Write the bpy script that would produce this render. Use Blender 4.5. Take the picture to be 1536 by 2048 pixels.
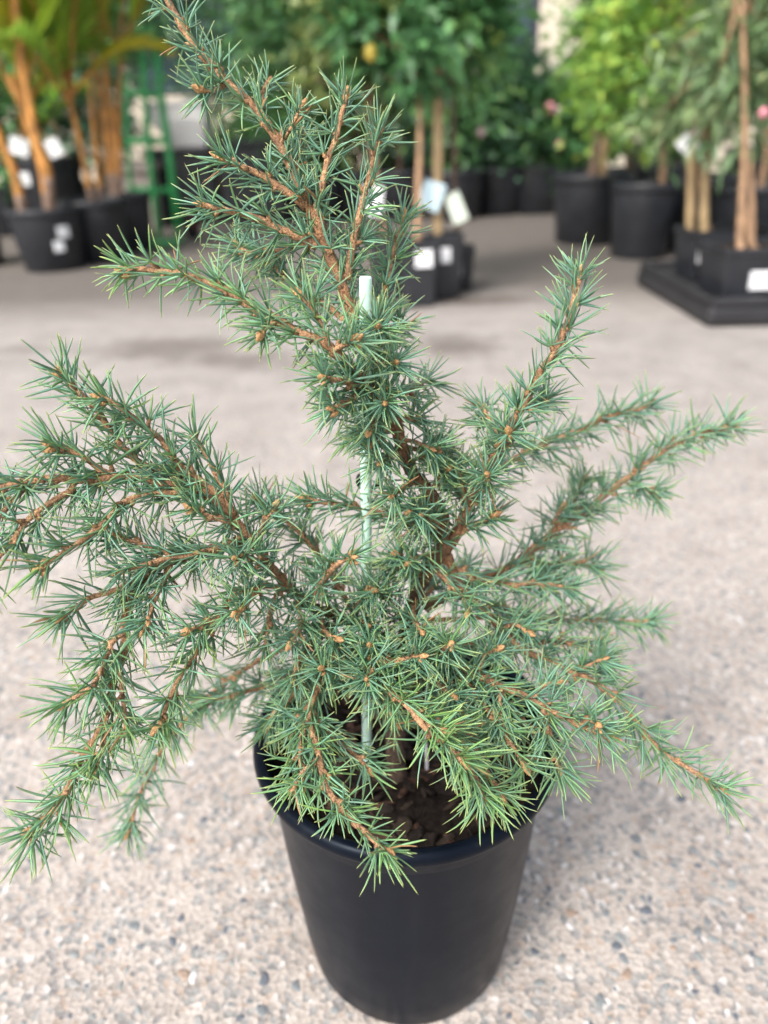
import bpy, bmesh, math, random
import numpy as np
from mathutils import Vector, Matrix, noise

for o in list(bpy.data.objects):
    bpy.data.objects.remove(o, do_unlink=True)
scene = bpy.context.scene
col = scene.collection
R = math.radians

# ------------------------------------------------------------------ camera
FPX = 1480.0                       # focal length in pixels of the 1536 x 2048 photograph
PITCH, ROLL = R(27.6), R(1.5)
CAM = Vector((0, 0, 0.570))
FOCUS = 0.352
fwd = Vector((0, math.cos(PITCH), -math.sin(PITCH)))
r0 = Vector((1, 0, 0)); u0 = Vector((0, math.sin(PITCH), math.cos(PITCH)))
RIGHT = r0 * math.cos(ROLL) - u0 * math.sin(ROLL)
UP = u0 * math.cos(ROLL) + r0 * math.sin(ROLL)
cd = bpy.data.cameras.new('camera')
cam = bpy.data.objects.new('camera', cd); col.objects.link(cam)
m = Matrix((RIGHT, UP, -fwd)).transposed().to_4x4(); m.translation = CAM
cam.matrix_world = m
cd.sensor_fit = 'VERTICAL'; cd.sensor_height = 36.0
cd.lens = 36.0 * FPX / 2048
cd.clip_start = 0.02; cd.clip_end = 400
cd.dof.use_dof = True; cd.dof.focus_distance = FOCUS
cd.dof.aperture_fstop = 4.8
scene.camera = cam

# ------------------------------------------------------------------ world, sun, exposure
SUN_EL, SUN_AZ = R(47), R(-140)     # azimuth from +Y towards +X
w = bpy.data.worlds.new('World'); scene.world = w; w.use_nodes = True
nt = w.node_tree; nt.nodes.clear()
wo = nt.nodes.new('ShaderNodeOutputWorld'); bg = nt.nodes.new('ShaderNodeBackground')
sky = nt.nodes.new('ShaderNodeTexSky'); sky.sky_type = 'NISHITA'; sky.sun_disc = False
sky.sun_elevation = SUN_EL; sky.sun_rotation = SUN_AZ
sky.air_density = 1.0; sky.dust_density = 5.0; sky.ozone_density = 1.0
hs = nt.nodes.new('ShaderNodeHueSaturation'); hs.inputs['Saturation'].default_value = 0.48   # bright overcast
nt.links.new(sky.outputs[0], hs.inputs['Color']); nt.links.new(hs.outputs[0], bg.inputs[0])
bg.inputs[1].default_value = 0.14
nt.links.new(bg.outputs[0], wo.inputs[0])
sd = bpy.data.lights.new('sun', 'SUN'); sd.energy = 1.5; sd.angle = R(18); sd.color = (1.0, 0.965, 0.93)
sun = bpy.data.objects.new('sun', sd); col.objects.link(sun)
sdir = Vector((math.sin(SUN_AZ) * math.cos(SUN_EL), math.cos(SUN_AZ) * math.cos(SUN_EL), math.sin(SUN_EL)))
sun.rotation_euler = sdir.to_track_quat('Z', 'Y').to_euler()
sun.location = sdir * 20
vs = scene.view_settings
vs.view_transform = 'Standard'; vs.look = 'None'; vs.exposure = 1.04; vs.gamma = 1.0
scene.cycles.use_denoising = True
scene.cycles.max_bounces = 8
scene.cycles.transparent_max_bounces = 4

# ------------------------------------------------------------------ pixel -> place
def px(u, v, D):
    """point seen at photo pixel (u, v), D metres along the optical axis"""
    return CAM + D * ((u - 768) / FPX * RIGHT - (v - 1024) / FPX * UP + fwd)
def ray(u, v):
    return ((u - 768) / FPX * RIGHT - (v - 1024) / FPX * UP + fwd)
def gp(u, v, z=0.0):
    """where the ray meets the ground"""
    d = ray(u, v); return CAM + d * ((z - CAM.z) / d.z)
def yp(u, v, Y):
    """where the ray meets the upright plane Y metres in front of the camera"""
    d = ray(u, v); return CAM + d * (Y / d.y)
def to_px(P):
    q = P - CAM; D = q.dot(fwd)
    return 768 + FPX * q.dot(RIGHT) / D, 1024 - FPX * q.dot(UP) / D, D

# ------------------------------------------------------------------ helpers
rng = random.Random(7)
nrng = np.random.default_rng(11)
def tag(o, label=None, cat=None, group=None, kind=None):
    if label: o['label'] = label
    if cat: o['category'] = cat
    if group: o['group'] = group
    if kind: o['kind'] = kind
    return o
def empty(name, loc=(0, 0, 0)):
    o = bpy.data.objects.new(name, None); col.objects.link(o); o.location = loc
    o.empty_display_size = 0.05
    return o
def link_mesh(name, me, parent=None):
    o = bpy.data.objects.new(name, me); col.objects.link(o)
    if parent is not None:
        o.parent = parent
        o.matrix_parent_inverse = Matrix.Translation(-PLOC.get(parent.name, Vector((0, 0, 0))))
    return o
PLOC = {}
def thing(name, loc, label, cat, group=None):
    o = empty(name, loc); PLOC[o.name] = Vector(loc)
    return tag(o, label, cat, group)
class MB:
    """collects geometry in world coordinates and links it as one mesh"""
    def __init__(s): s.v = []; s.f = []; s.c = []
    def add(s, vs_, fs_, c=None):
        b = len(s.v); s.v += [tuple(x) for x in vs_]; s.f += [tuple(i + b for i in f) for f in fs_]
        s.c += [c or (1, 1, 1)] * len(vs_)
    def box(s, c, size, rz=0, rot=None):
        M = rot if rot is not None else Matrix.Rotation(rz, 3, 'Z')
        c = Vector(c); hx, hy, hz = [k / 2 for k in size]
        P = [c + M @ Vector((x * hx, y * hy, z * hz)) for z in (-1, 1) for x, y in ((-1, -1), (1, -1), (1, 1), (-1, 1))]
        s.add(P, [(3, 2, 1, 0), (4, 5, 6, 7), (0, 1, 5, 4), (1, 2, 6, 5), (2, 3, 7, 6), (3, 0, 4, 7)])
    def tube(s, pts, rad, n=8, cols=None, jit=0.0, cap=True):
        pts = [Vector(p) for p in pts]; k = len(pts)
        rad = rad if isinstance(rad, (list, tuple, np.ndarray)) else [rad] * k
        b = len(s.v); ref = None
        for i, p in enumerate(pts):
            t = (pts[min(i + 1, k - 1)] - pts[max(i - 1, 0)])
            t = t.normalized() if t.length > 1e-9 else Vector((0, 0, 1))
            if ref is None: ref = t.orthogonal().normalized()
            ref = (ref - t * ref.dot(t)).normalized(); bi = t.cross(ref)
            for j in range(n):
                a = 2 * math.pi * j / n; rr = rad[i] * (1 + jit * (rng.random() - .5) * 2)
                s.v.append(tuple(p + (ref * math.cos(a) + bi * math.sin(a)) * rr))
                s.c.append(tuple(cols[i]) if cols is not None else (1, 1, 1))
        for i in range(k - 1):
            for j in range(n):
                a = b + i * n + j; c2 = b + i * n + (j + 1) % n
                s.f.append((a, c2, c2 + n, a + n))
        if cap:
            s.f.append(tuple(b + j for j in reversed(range(n)))); s.f.append(tuple(b + (k - 1) * n + j for j in range(n)))
    def lathe(s, c, prof, n=48, close=False):
        c = Vector(c); b = len(s.v); k = len(prof)
        for r, z in prof:
            for j in range(n):
                a = 2 * math.pi * j / n
                s.v.append((c.x + r * math.cos(a), c.y + r * math.sin(a), c.z + z)); s.c.append((1, 1, 1))
        for i in range(k - 1):
            for j in range(n):
                a = b + i * n + j; c2 = b + i * n + (j + 1) % n
                s.f.append((a, c2, c2 + n, a + n))
        if close:
            s.f.append(tuple(b + j for j in reversed(range(n)))); s.f.append(tuple(b + (k - 1) * n + j for j in range(n)))
    def mesh(s, name, mat, smooth=True, colour=False):
        me = bpy.data.meshes.new(name); me.from_pydata(s.v, [], s.f)
        if smooth: me.polygons.foreach_set('use_smooth', [True] * len(me.polygons))
        if colour:
            at = me.color_attributes.new('col', 'FLOAT_COLOR', 'POINT')
            at.data.foreach_set('color', np.concatenate([np.array(s.c, dtype=np.float32), np.ones((len(s.c), 1), np.float32)], 1).ravel())
        me.materials.append(mat); me.update(); return me
    def build(s, name, mat, parent=None, smooth=True, colour=False):
        return link_mesh(name, s.mesh(name, mat, smooth, colour), parent)
def bevel(o, width=0.004, seg=2):
    md = o.modifiers.new('bevel', 'BEVEL'); md.width = width; md.segments = seg; md.limit_method = 'ANGLE'
    return o
def catmull(P, step):
    """smooth polyline through P ([x, y, z, ...] rows), sampled about every step metres"""
    P = np.array(P, float); Q = np.vstack([2 * P[0] - P[1], P, 2 * P[-1] - P[-2]]); out = []
    for i in range(1, len(Q) - 2):
        p0, p1, p2, p3 = Q[i - 1], Q[i], Q[i + 1], Q[i + 2]
        n = max(2, int(np.linalg.norm((p2 - p1)[:3]) / step))
        for t in np.arange(n) / n:
            out.append(.5 * (2 * p1 + (p2 - p0) * t + (2 * p0 - 5 * p1 + 4 * p2 - p3) * t * t + (3 * p1 - p0 - 3 * p2 + p3) * t ** 3))
    out.append(P[-1]); return np.array(out)

# ------------------------------------------------------------------ materials
def mat(name):
    m_ = bpy.data.materials.new(name); m_.use_nodes = True
    return m_, m_.node_tree.nodes, m_.node_tree.links, m_.node_tree.nodes['Principled BSDF']
def ramp(n, stops, interp='LINEAR'):
    r = n.new('ShaderNodeValToRGB'); r.color_ramp.interpolation = interp
    e = r.color_ramp.elements
    while len(e) < len(stops): e.new(0.5)
    for x, (p, c) in zip(e, stops): x.position = p; x.color = (*c, 1)
    return r
def objco(n, l, scale=(1, 1, 1)):
    t = n.new('ShaderNodeNewGeometry'); mp = n.new('ShaderNodeMapping'); mp.inputs['Scale'].default_value = scale
    l.new(t.outputs['Position'], mp.inputs['Vector']); return mp
def noise_node(n, l, co, scale, detail=4, rough=0.55):
    x = n.new('ShaderNodeTexNoise'); x.inputs['Scale'].default_value = scale; x.inputs['Detail'].default_value = detail
    x.inputs['Roughness'].default_value = rough; l.new(co.outputs[0], x.inputs['Vector']); return x
def mixc(n, l, fac, a, b, mode='MIX'):
    x = n.new('ShaderNodeMix'); x.data_type = 'RGBA'; x.blend_type = mode
    for s_, v_ in ((x.inputs[0], fac), (x.inputs[6], a), (x.inputs[7], b)):
        if hasattr(v_, 'is_linked') or hasattr(v_, 'links'): l.new(v_, s_)
        else: s_.default_value = v_ if not isinstance(v_, tuple) else (*v_, 1)
    return x.outputs[2]
def bump(n, l, bs, h, strength, dist):
    b = n.new('ShaderNodeBump'); b.inputs['Strength'].default_value = strength; b.inputs['Distance'].default_value = dist
    l.new(h, b.inputs['Height']); l.new(b.outputs[0], bs.inputs['Normal']); return b
def simple(name, base, rough=.6, var=.25, scale=8, spec=.5, bmp=0.0):
    m_, n, l, bs = mat(name); co = objco(n, l); nz = noise_node(n, l, co, scale)
    c1 = tuple(k * (1 - var) for k in base); c2 = tuple(min(1, k * (1 + var)) for k in base)
    rp = ramp(n, [(.3, c1), (.7, c2)]); l.new(nz.outputs[0], rp.inputs[0]); l.new(rp.outputs[0], bs.inputs['Base Color'])
    bs.inputs['Roughness'].default_value = rough; bs.inputs['Specular IOR Level'].default_value = spec
    if bmp: bump(n, l, bs, nz.outputs[0], .6, bmp)
    return m_
def m_concrete():
    m_, n, l, bs = mat('concrete'); co = objco(n, l)
    big = noise_node(n, l, co, 1.1, 5, .6); mid = noise_node(n, l, co, 9, 5, .65)
    warp = noise_node(n, l, co, 140, 2); 
    add = n.new('ShaderNodeVectorMath'); add.operation = 'MULTIPLY_ADD'
    l.new(warp.outputs['Color'], add.inputs[0]); add.inputs[1].default_value = (.004,) * 3; l.new(co.outputs[0], add.inputs[2])
    cells = []
    for sc in (430, 205):
        v_ = n.new('ShaderNodeTexVoronoi'); v_.inputs['Scale'].default_value = sc; l.new(add.outputs[0], v_.inputs['Vector']); cells.append(v_)
    bw = [n.new('ShaderNodeSeparateColor') for _ in cells]
    for a, b in zip(cells, bw): l.new(a.outputs['Color'], b.inputs[0])
    paste = ramp(n, [(0, (.25, .222, .196)), (.4, (.395, .360, .328)), (.8, (.465, .426, .392)), (1, (.56, .52, .48))])
    l.new(bw[0].outputs[0], paste.inputs[0])
    agg = ramp(n, [(0, (.13, .14, .155)), (.10, (.22, .205, .19)), (.18, (.33, .26, .21)), (.25, (.38, .34, .31)), (.72, (.45, .41, .38)), (.84, (.20, .22, .23)), (.965, (.62, .61, .61))], 'CONSTANT')
    l.new(bw[1].outputs[1], agg.inputs[0])
    c = mixc(n, l, .62, paste.outputs[0], agg.outputs[0])
    blot = ramp(n, [(.3, (.82, .80, .79)), (.5, (.98, .97, .96)), (.72, (1.1, 1.09, 1.08))]); l.new(mid.outputs[0], blot.inputs[0])
    c = mixc(n, l, 1.0, c, blot.outputs[0], 'MULTIPLY')
    blot2 = ramp(n, [(.3, (.92, .91, .90)), (.7, (1.14, 1.13, 1.12))]); l.new(big.outputs[0], blot2.inputs[0])
    c = mixc(n, l, 1.0, c, blot2.outputs[0], 'MULTIPLY')
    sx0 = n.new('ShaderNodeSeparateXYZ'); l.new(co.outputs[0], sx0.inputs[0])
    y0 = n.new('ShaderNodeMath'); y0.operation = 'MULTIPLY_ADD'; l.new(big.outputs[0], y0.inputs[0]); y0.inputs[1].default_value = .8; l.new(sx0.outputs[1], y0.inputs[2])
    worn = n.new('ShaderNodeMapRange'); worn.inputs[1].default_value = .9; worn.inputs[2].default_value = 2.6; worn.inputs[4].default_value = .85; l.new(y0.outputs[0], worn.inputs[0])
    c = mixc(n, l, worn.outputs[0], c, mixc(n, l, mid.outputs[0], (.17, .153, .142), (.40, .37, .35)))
    # worn older paving beyond the joint: browner, with far shade painted in as darker
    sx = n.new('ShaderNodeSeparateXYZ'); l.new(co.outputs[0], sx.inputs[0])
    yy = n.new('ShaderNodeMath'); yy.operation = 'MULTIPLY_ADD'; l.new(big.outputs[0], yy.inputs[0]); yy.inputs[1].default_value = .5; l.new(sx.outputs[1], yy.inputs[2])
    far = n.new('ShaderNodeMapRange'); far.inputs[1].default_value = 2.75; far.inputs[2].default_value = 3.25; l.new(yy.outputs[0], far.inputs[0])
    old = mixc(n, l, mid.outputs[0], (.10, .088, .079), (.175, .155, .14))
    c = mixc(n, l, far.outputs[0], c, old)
    # damp stains, and a dark patch right of the centre pots
    for (sx_, sy_, ax, ay, k) in DARK_PATCHES:
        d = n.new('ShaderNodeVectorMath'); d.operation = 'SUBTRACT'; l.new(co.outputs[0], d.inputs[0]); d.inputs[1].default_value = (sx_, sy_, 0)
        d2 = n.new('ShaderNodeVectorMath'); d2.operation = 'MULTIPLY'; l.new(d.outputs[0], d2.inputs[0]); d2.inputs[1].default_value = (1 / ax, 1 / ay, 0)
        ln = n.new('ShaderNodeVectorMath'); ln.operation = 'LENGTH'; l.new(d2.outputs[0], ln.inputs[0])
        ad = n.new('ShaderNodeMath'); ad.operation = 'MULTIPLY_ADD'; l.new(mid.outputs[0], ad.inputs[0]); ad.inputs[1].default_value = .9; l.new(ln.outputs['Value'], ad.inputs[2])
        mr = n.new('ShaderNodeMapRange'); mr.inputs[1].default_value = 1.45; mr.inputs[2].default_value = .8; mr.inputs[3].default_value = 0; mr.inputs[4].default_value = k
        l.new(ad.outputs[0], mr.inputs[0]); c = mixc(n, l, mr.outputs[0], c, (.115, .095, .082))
    l.new(c, bs.inputs['Base Color']); bs.inputs['Roughness'].default_value = .85; bs.inputs['Specular IOR Level'].default_value = .3
    bump(n, l, bs, cells[1].outputs['Distance'], .6, .002)
    return m_
DARK_PATCHES = [(-.62, 2.18, .30, .16, .7), (-.40, 2.02, .22, .12, .6), (.22, 2.12, .16, .17, .75), (.36, 2.72, .27, .09, .95), (-.15, 1.95, .25, .10, .4), (.02, 2.62, .22, .08, .6), (-1.2, 2.2, .35, .08, .35)]
def m_leaf(name, tones, rough=.45, transl=.25):
    """tones: dark to light leaf colours, one per leaf by its own random value"""
    m_, n, l, bs = mat(name); at = n.new('ShaderNodeAttribute'); at.attribute_name = 'col'
    l.new(at.outputs['Color'], bs.inputs['Base Color']); bs.inputs['Roughness'].default_value = rough
    tr = n.new('ShaderNodeBsdfTranslucent'); mx = n.new('ShaderNodeMixShader'); mx.inputs[0].default_value = transl
    l.new(at.outputs['Color'], tr.inputs[0]); l.new(bs.outputs[0], mx.inputs[1]); l.new(tr.outputs[0], mx.inputs[2])
    l.new(mx.outputs[0], n['Material Output'].inputs[0]); m_['tones'] = [k for t in tones for k in t]
    return m_
def m_bark():
    m_, n, l, bs = mat('bark'); at = n.new('ShaderNodeAttribute'); at.attribute_name = 'col'
    co = objco(n, l); nz = noise_node(n, l, co, 900, 5, .65); n2 = noise_node(n, l, co, 220, 3)
    rp = ramp(n, [(.30, (.30, .26, .24)), (.5, (.95, .92, .9)), (.70, (1.55, 1.5, 1.45))]); l.new(nz.outputs[0], rp.inputs[0])
    c = mixc(n, l, 1.0, at.outputs['Color'], rp.outputs[0], 'MULTIPLY')
    rp2 = ramp(n, [(.35, (.60, .60, .62)), (.65, (1.2, 1.16, 1.1))]); l.new(n2.outputs[0], rp2.inputs[0])
    c = mixc(n, l, 1.0, c, rp2.outputs[0], 'MULTIPLY')
    l.new(c, bs.inputs['Base Color']); bs.inputs['Roughness'].default_value = .8; bs.inputs['Specular IOR Level'].default_value = .25
    bump(n, l, bs, nz.outputs[0], 1.0, .0016); return m_
def m_pot():
    m_, n, l, bs = mat('black_pot_plastic'); co = objco(n, l, (60, 60, 4)); nz = noise_node(n, l, co, 1, 4)
    rp = ramp(n, [(.35, (.0024, .0042, .0085)), (.62, (.0036, .0056, .0105)), (.8, (.009, .012, .016))]); l.new(nz.outputs[0], rp.inputs[0])
    c2 = objco(n, l); dn = noise_node(n, l, c2, 55, 6, .7); dr = ramp(n, [(.60, (0, 0, 0)), (.74, (.35, .35, .35))]); l.new(dn.outputs[0], dr.inputs[0])
    c = mixc(n, l, dr.outputs[0], rp.outputs[0], (.020, .020, .021)); l.new(c, bs.inputs['Base Color'])
    rr = n.new('ShaderNodeMapRange'); rr.inputs[3].default_value = .26; rr.inputs[4].default_value = .50; l.new(dn.outputs[0], rr.inputs[0])
    l.new(rr.outputs[0], bs.inputs['Roughness']); bs.inputs['Specular IOR Level'].default_value = .13; bs.inputs['Specular Tint'].default_value = (.72, .84, 1, 1)
    bump(n, l, bs, nz.outputs[0], .16, .0008); return m_

M = {}
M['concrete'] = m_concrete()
M['needle'] = m_leaf('needle', [], .34, .24)
M['leaf'] = m_leaf('leaf', [], .38, .25)
M['frond'] = m_leaf('palm_frond', [], .4, .45)
M['bark'] = m_bark()
M['pot'] = m_pot()
M['bpot'] = simple('nursery_pot_plastic', (.020, .022, .027), .42, .3, 14)
M['soil'] = simple('potting_mix', (.016, .012, .010), .95, .6, 260, .1, .002)
M['soil_far'] = simple('potting_mix_far', (.03, .022, .017), .95, .5, 60, .1)
M['chip_red'] = simple('red_bark_chip', (.075, .040, .028), .85, .5, 240, .2, .0008)
M['chip_brown'] = simple('brown_bark_chip', (.040, .028, .021), .88, .5, 240, .2, .0008)
M['chip_dark'] = simple('dark_bark_chip', (.022, .016, .013), .9, .5, 240, .2, .0008)
M['rod'] = simple('pale_green_fibreglass', (.55, .78, .67), .45, .08, 160)
M['tie'] = simple('black_soft_tie', (.02, .02, .022), .6, .2, 100)
M['strip'] = simple('clear_label_strip', (.55, .54, .56), .3, .1, 100)
M['bud'] = simple('bud_scale', (.42, .235, .105), .6, .45, 700, .4, .0006)
M['dead'] = simple('dead_needle', (.36, .19, .10), .7, .3, 400)
M['cane'] = simple('golden_cane', (.50, .23, .055), .55, .55, 16)
M['old_cane'] = simple('grey_cane_base', (.19, .125, .09), .7, .4, 12)
M['wood'] = simple('pale_trunk', (.33, .205, .12), .75, .35, 30)
M['wood_dark'] = simple('dark_trunk', (.13, .085, .06), .8, .35, 30)
M['stake'] = simple('bamboo_stake', (.40, .285, .15), .6, .3, 20)
M['white_tag'] = simple('white_label', (.80, .81, .83), .4, .05, 30)
M['blue_tag'] = simple('pale_blue_label', (.55, .72, .80), .4, .06, 30)
M['green_tag'] = simple('pale_green_label', (.62, .70, .60), .4, .12, 40)
M['green_paint'] = simple('green_paint', (.055, .36, .12), .4, .2, 12)
M['rubber'] = simple('black_rubber', (.02, .02, .02), .7, .3, 20)
M['red_hub'] = simple('red_hub', (.25, .03, .03), .5, .2, 20)
M['white_plastic'] = simple('white_plastic', (.84, .83, .84), .45, .04, 8)
M['stone'] = simple('cast_stone', (.30, .26, .235), .9, .2, 18)
M['black_board'] = simple('black_tray_plastic', (.022, .022, .025), .6, .3, 10)
M['wall'] = simple('cream_render', (.66, .585, .475), .9, .08, 3)
M['frame'] = simple('dark_window_frame', (.03, .033, .045), .5, .1, 5)
M['glass'] = simple('dark_glass', (.05, .075, .10), .08, .1, 3)
M['lemon'] = simple('lemon_skin', (.66, .52, .10), .4, .12, 40)
M['lime'] = simple('lime_skin', (.42, .55, .08), .4, .15, 40)
M['petal'] = simple('pink_petal', (.66, .24, .30), .6, .25, 60)
M['petal_pale'] = simple('pale_petal', (.62, .42, .46), .6, .15, 60)
for i, c in enumerate([(.105, .118, .138), (.155, .172, .182), (.215, .232, .23), (.28, .275, .265), (.29, .215, .165), (.58, .58, .58)]):
    M['peb%d' % i] = simple('pebble_%s' % ['slate', 'bluestone', 'grey_green', 'grey', 'tan', 'quartz'][i], c, .75, .2, 300)

# ------------------------------------------------------------------ ground
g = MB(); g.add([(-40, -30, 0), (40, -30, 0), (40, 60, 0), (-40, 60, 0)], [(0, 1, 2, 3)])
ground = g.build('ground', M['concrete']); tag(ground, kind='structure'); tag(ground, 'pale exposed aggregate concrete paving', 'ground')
def pebble_mesh(i, k):
    rr = random.Random(100 + i); n = 9; vs_ = []; el = rr.uniform(.55, 1)
    for ring, (s, z) in enumerate([(1.0, -.10), (.93, .06), (.5, .12)]):
        for j in range(n):
            a = 2 * math.pi * j / n; r = s * (1 + .22 * math.sin(2 * a + i) + .14 * math.sin(3 * a + 2 * i) + rr.uniform(-.08, .08))
            vs_.append((r * math.cos(a) * el, r * math.sin(a), z))
    fs_ = [(q * n + j, q * n + (j + 1) % n, (q + 1) * n + (j + 1) % n, (q + 1) * n + j) for q in range(2) for j in range(n)] + [tuple(2 * n + j for j in range(n))]
    me = bpy.data.meshes.new('pebble'); me.from_pydata(vs_, [], fs_); me.materials.append(M['peb%d' % k])
    me.polygons.foreach_set('use_smooth', [True] * len(me.polygons)); return me
pm = {(i, k): pebble_mesh(i, k) for i in range(4) for k in range(6)}
spots = []
for _ in range(11000):
    y = rng.uniform(.12, 2.3); x = rng.uniform(-.62, .62) * (.75 + .75 * y)
    if rng.random() > (.8 if y < .9 else .5): continue
    s = rng.choice([.0016, .0020, .0024, .0029, .0035, .0045]) * rng.uniform(.85, 1.25)
    k = rng.choices(range(6), [4, 5, 6, 5, 1, .35])[0]
    if (Vector((x, y)) - Vector((.012, .372))).length < .08: continue
    U, V, D = to_px(Vector((x, y, 0)))
    vis = -10 < U < 1546 and V < 2060
    spots.append((D / s if vis else 1e9 + D, x, y, s, k, rng.random() * 6.28, rng.randrange(4)))
spots.sort()
st = {k: MB() for k in range(6)}
for q, (_, x, y, s, k, a, i) in enumerate(spots):
    if q < 300:
        o = bpy.data.objects.new('pebble', pm[(i, k)]); col.objects.link(o); o.parent = ground
        o.location = (x, y, 0); o.rotation_euler.z = a; o.scale = (s, s, s)
    else:
        me = pm[(i, k)]; ca, sa = math.cos(a) * s, math.sin(a) * s
        st[k].add([(x + v.co.x * ca - v.co.y * sa, y + v.co.x * sa + v.co.y * ca, v.co.z * s) for v in me.vertices], [tuple(p.vertices) for p in me.polygons])
for k in range(6):
    tag(st[k].build('pebbles_in_concrete', M['peb%d' % k], ground), kind='stuff')

# ------------------------------------------------------------------ the main pot
RIMC = px(811, 1452, .4935); PC = Vector((RIMC.x, RIMC.y, 0)); RZ = RIMC.z
pot = thing('plant_pot', PC, 'large black plastic pot in front holding the blue green conifer', 'plant pot')
H = RZ
b = MB(); b.lathe(PC, [(.0, .004), (.060, .004), (.064, 0.0), (.0735, .001), (.0760, .007), (.0790, .03), (.0865, .11), (.0918, H - .026), (.0924, H - .0235)], 96)
b.build('wall', M['pot'], pot)
b = MB(); b.lathe(PC, [(.0916, H - .0240), (.0930, H - .0236), (.0938, H - .0222), (.0946, H - .0135), (.0962, H - .0112), (.0996, H - .0096), (.1014, H - .0060), (.1010, H - .0022), (.0990, H + .0004), (.0960, H + .0010), (.0938, H - .0002), (.0926, H - .004), (.0925, H - .012), (.0895, H - .05), (.088, H - .06)], 96)
b.build('rim', M['pot'], pot)
SOILZ = H - .030
s = MB(); n, k = 64, 26
for i in range(k + 1):
    for j in range(n):
        r = .0902 * i / k; a = 2 * math.pi * j / n; x, y = PC.x + r * math.cos(a), PC.y + r * math.sin(a)
        z = SOILZ + .004 * noise.noise((x * 60, y * 60, 0)) + .005 * noise.noise((x * 190, y * 190, 3)) + .006 * (1 - (r / .0925) ** 2)
        s.v.append((x, y, z)); s.c.append((1, 1, 1))
for i in range(k):
    for j in range(n):
        a = i * n + j; c2 = i * n + (j + 1) % n; s.f.append((a, c2, c2 + n, a + n))
soil = s.build('potting_mix', M['soil'], pot)
def chip_mesh(i, mk):
    rr = random.Random(300 + i); bm = bmesh.new(); bmesh.ops.create_icosphere(bm, subdivisions=2, radius=.6)
    for v in bm.verts: v.co *= 1 + rr.uniform(-.28, .28); v.co.z = max(-.4, min(.4, v.co.z * 1.3))
    me = bpy.data.meshes.new('bark_chip'); bm.to_mesh(me); bm.free(); me.materials.append(M[mk]); return me
cm = [chip_mesh(i, k) for i in range(4) for k in ('chip_red', 'chip_brown', 'chip_dark', 'chip_dark', 'chip_dark')]
for i in range(260):
    r = .076 * math.sqrt(rng.random()); a = rng.random() * 6.28
    o = bpy.data.objects.new('bark_chip', rng.choice(cm)); col.objects.link(o); o.parent = soil
    o.location = (PC.x + r * math.cos(a), PC.y + r * math.sin(a), SOILZ + .006 * (1 - (r / .0925) ** 2) + rng.uniform(.0, .004))
    o.rotation_euler = (rng.uniform(-.8, .8), rng.uniform(-.35, .35), rng.random() * 6.28)
    q = rng.choice([.4, .5, .6, .8, 1, 1.3]); o.scale = (.014 * q * rng.uniform(.6, 1.6), .0048 * q * rng.uniform(.6, 1.4), .0020 * q)

# ------------------------------------------------------------------ stake, tie and label strip
b = MB(); p0, p1 = px(733, 1558, .490), px(731, 556, .346); p0.z -= .01
b.tube([p0, p1, p1 + (p1 - p0).normalized() * .0006], [.0030, .0030, .0026], 48)
tag(b.build('garden_stake', M['rod'], smooth=False), 'thin pale green fibreglass rod standing upright behind the conifer trunk', 'stake')
b = MB(); c0 = px(737, 966, .402); loop = []
for (du, dv, dd) in ((-.0028, .005, -.0046), (-.0050, .0035, -.0025), (-.0056, .0005, .001), (-.0040, -.002, .0045), (.0010, -.003, .0056), (.0046, -.001, .0040), (.0052, .002, .0005)):
    loop.append(list(c0 + RIGHT * du + UP * dv + fwd * dd))
b.tube([Vector(q) for q in catmull(loop, .0012)], .0014, 8)
tag(b.build('plant_tie', M['tie']), 'black soft plastic tie looped behind the pale rod', 'plant tie')
b = MB(); q0, q1 = px(850, 1466, .478), px(853, 1580, .4925)
b.tube([q0, (q0 + q1) / 2 + RIGHT * .0006, q1], .0014, 4)
tag(b.build('label_strip', M['strip'], smooth=False), 'thin translucent plastic strip stuck in the potting mix of the front pot', 'label strip')

# ------------------------------------------------------------------ the conifer
TRUNK_D = {}
# name, [(u, v, D) ...], radius at base and tip (mm), where the needles begin (0..1), needle length (mm), density, freshness
BR = []
def br(pts, ra, rb, start=0.0, nl=19, dens=1.0, fresh=0.0, bud=1, name='branch'):
    pts = [list(p) for p in pts]
    D = pts[0][2]
    for p in pts:
        if len(p) == 2: p.append(None)
    known = [i for i, p in enumerate(pts) if p[2] is not None]       # depth given at some points, in between by interpolation
    for i, p in enumerate(pts):
        if p[2] is None:
            a = max(j for j in known if j < i); c = min([j for j in known if j > i] or [a])
            p[2] = pts[a][2] if c == a else pts[a][2] + (pts[c][2] - pts[a][2]) * (i - a) / (c - a)
    BR.append(dict(pts=pts, ra=ra, rb=rb, start=start, nl=nl, dens=dens, fresh=fresh, bud=bud, name=name))
# trunk and leader
br([(790, 1575, .492), (792, 1420, .468), (805, 1300, .445), (825, 1210, .432), (848, 1148, .424), (878, 1105, .418), (886, 1060, .413), (876, 1015, .408), (848, 975, .402), (818, 935, .395), (803, 900, .390), (790, 850, .386), (763, 785, .381), (705, 625, .373), (655, 505, .369), (606, 385, .364), (540, 255, .360), (440, 150, .357), (383, 80, .355), (345, 22, .353), (305, -60, .350)], 7.0, 1.5, .53, 15, 1.0, name='trunk')
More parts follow.
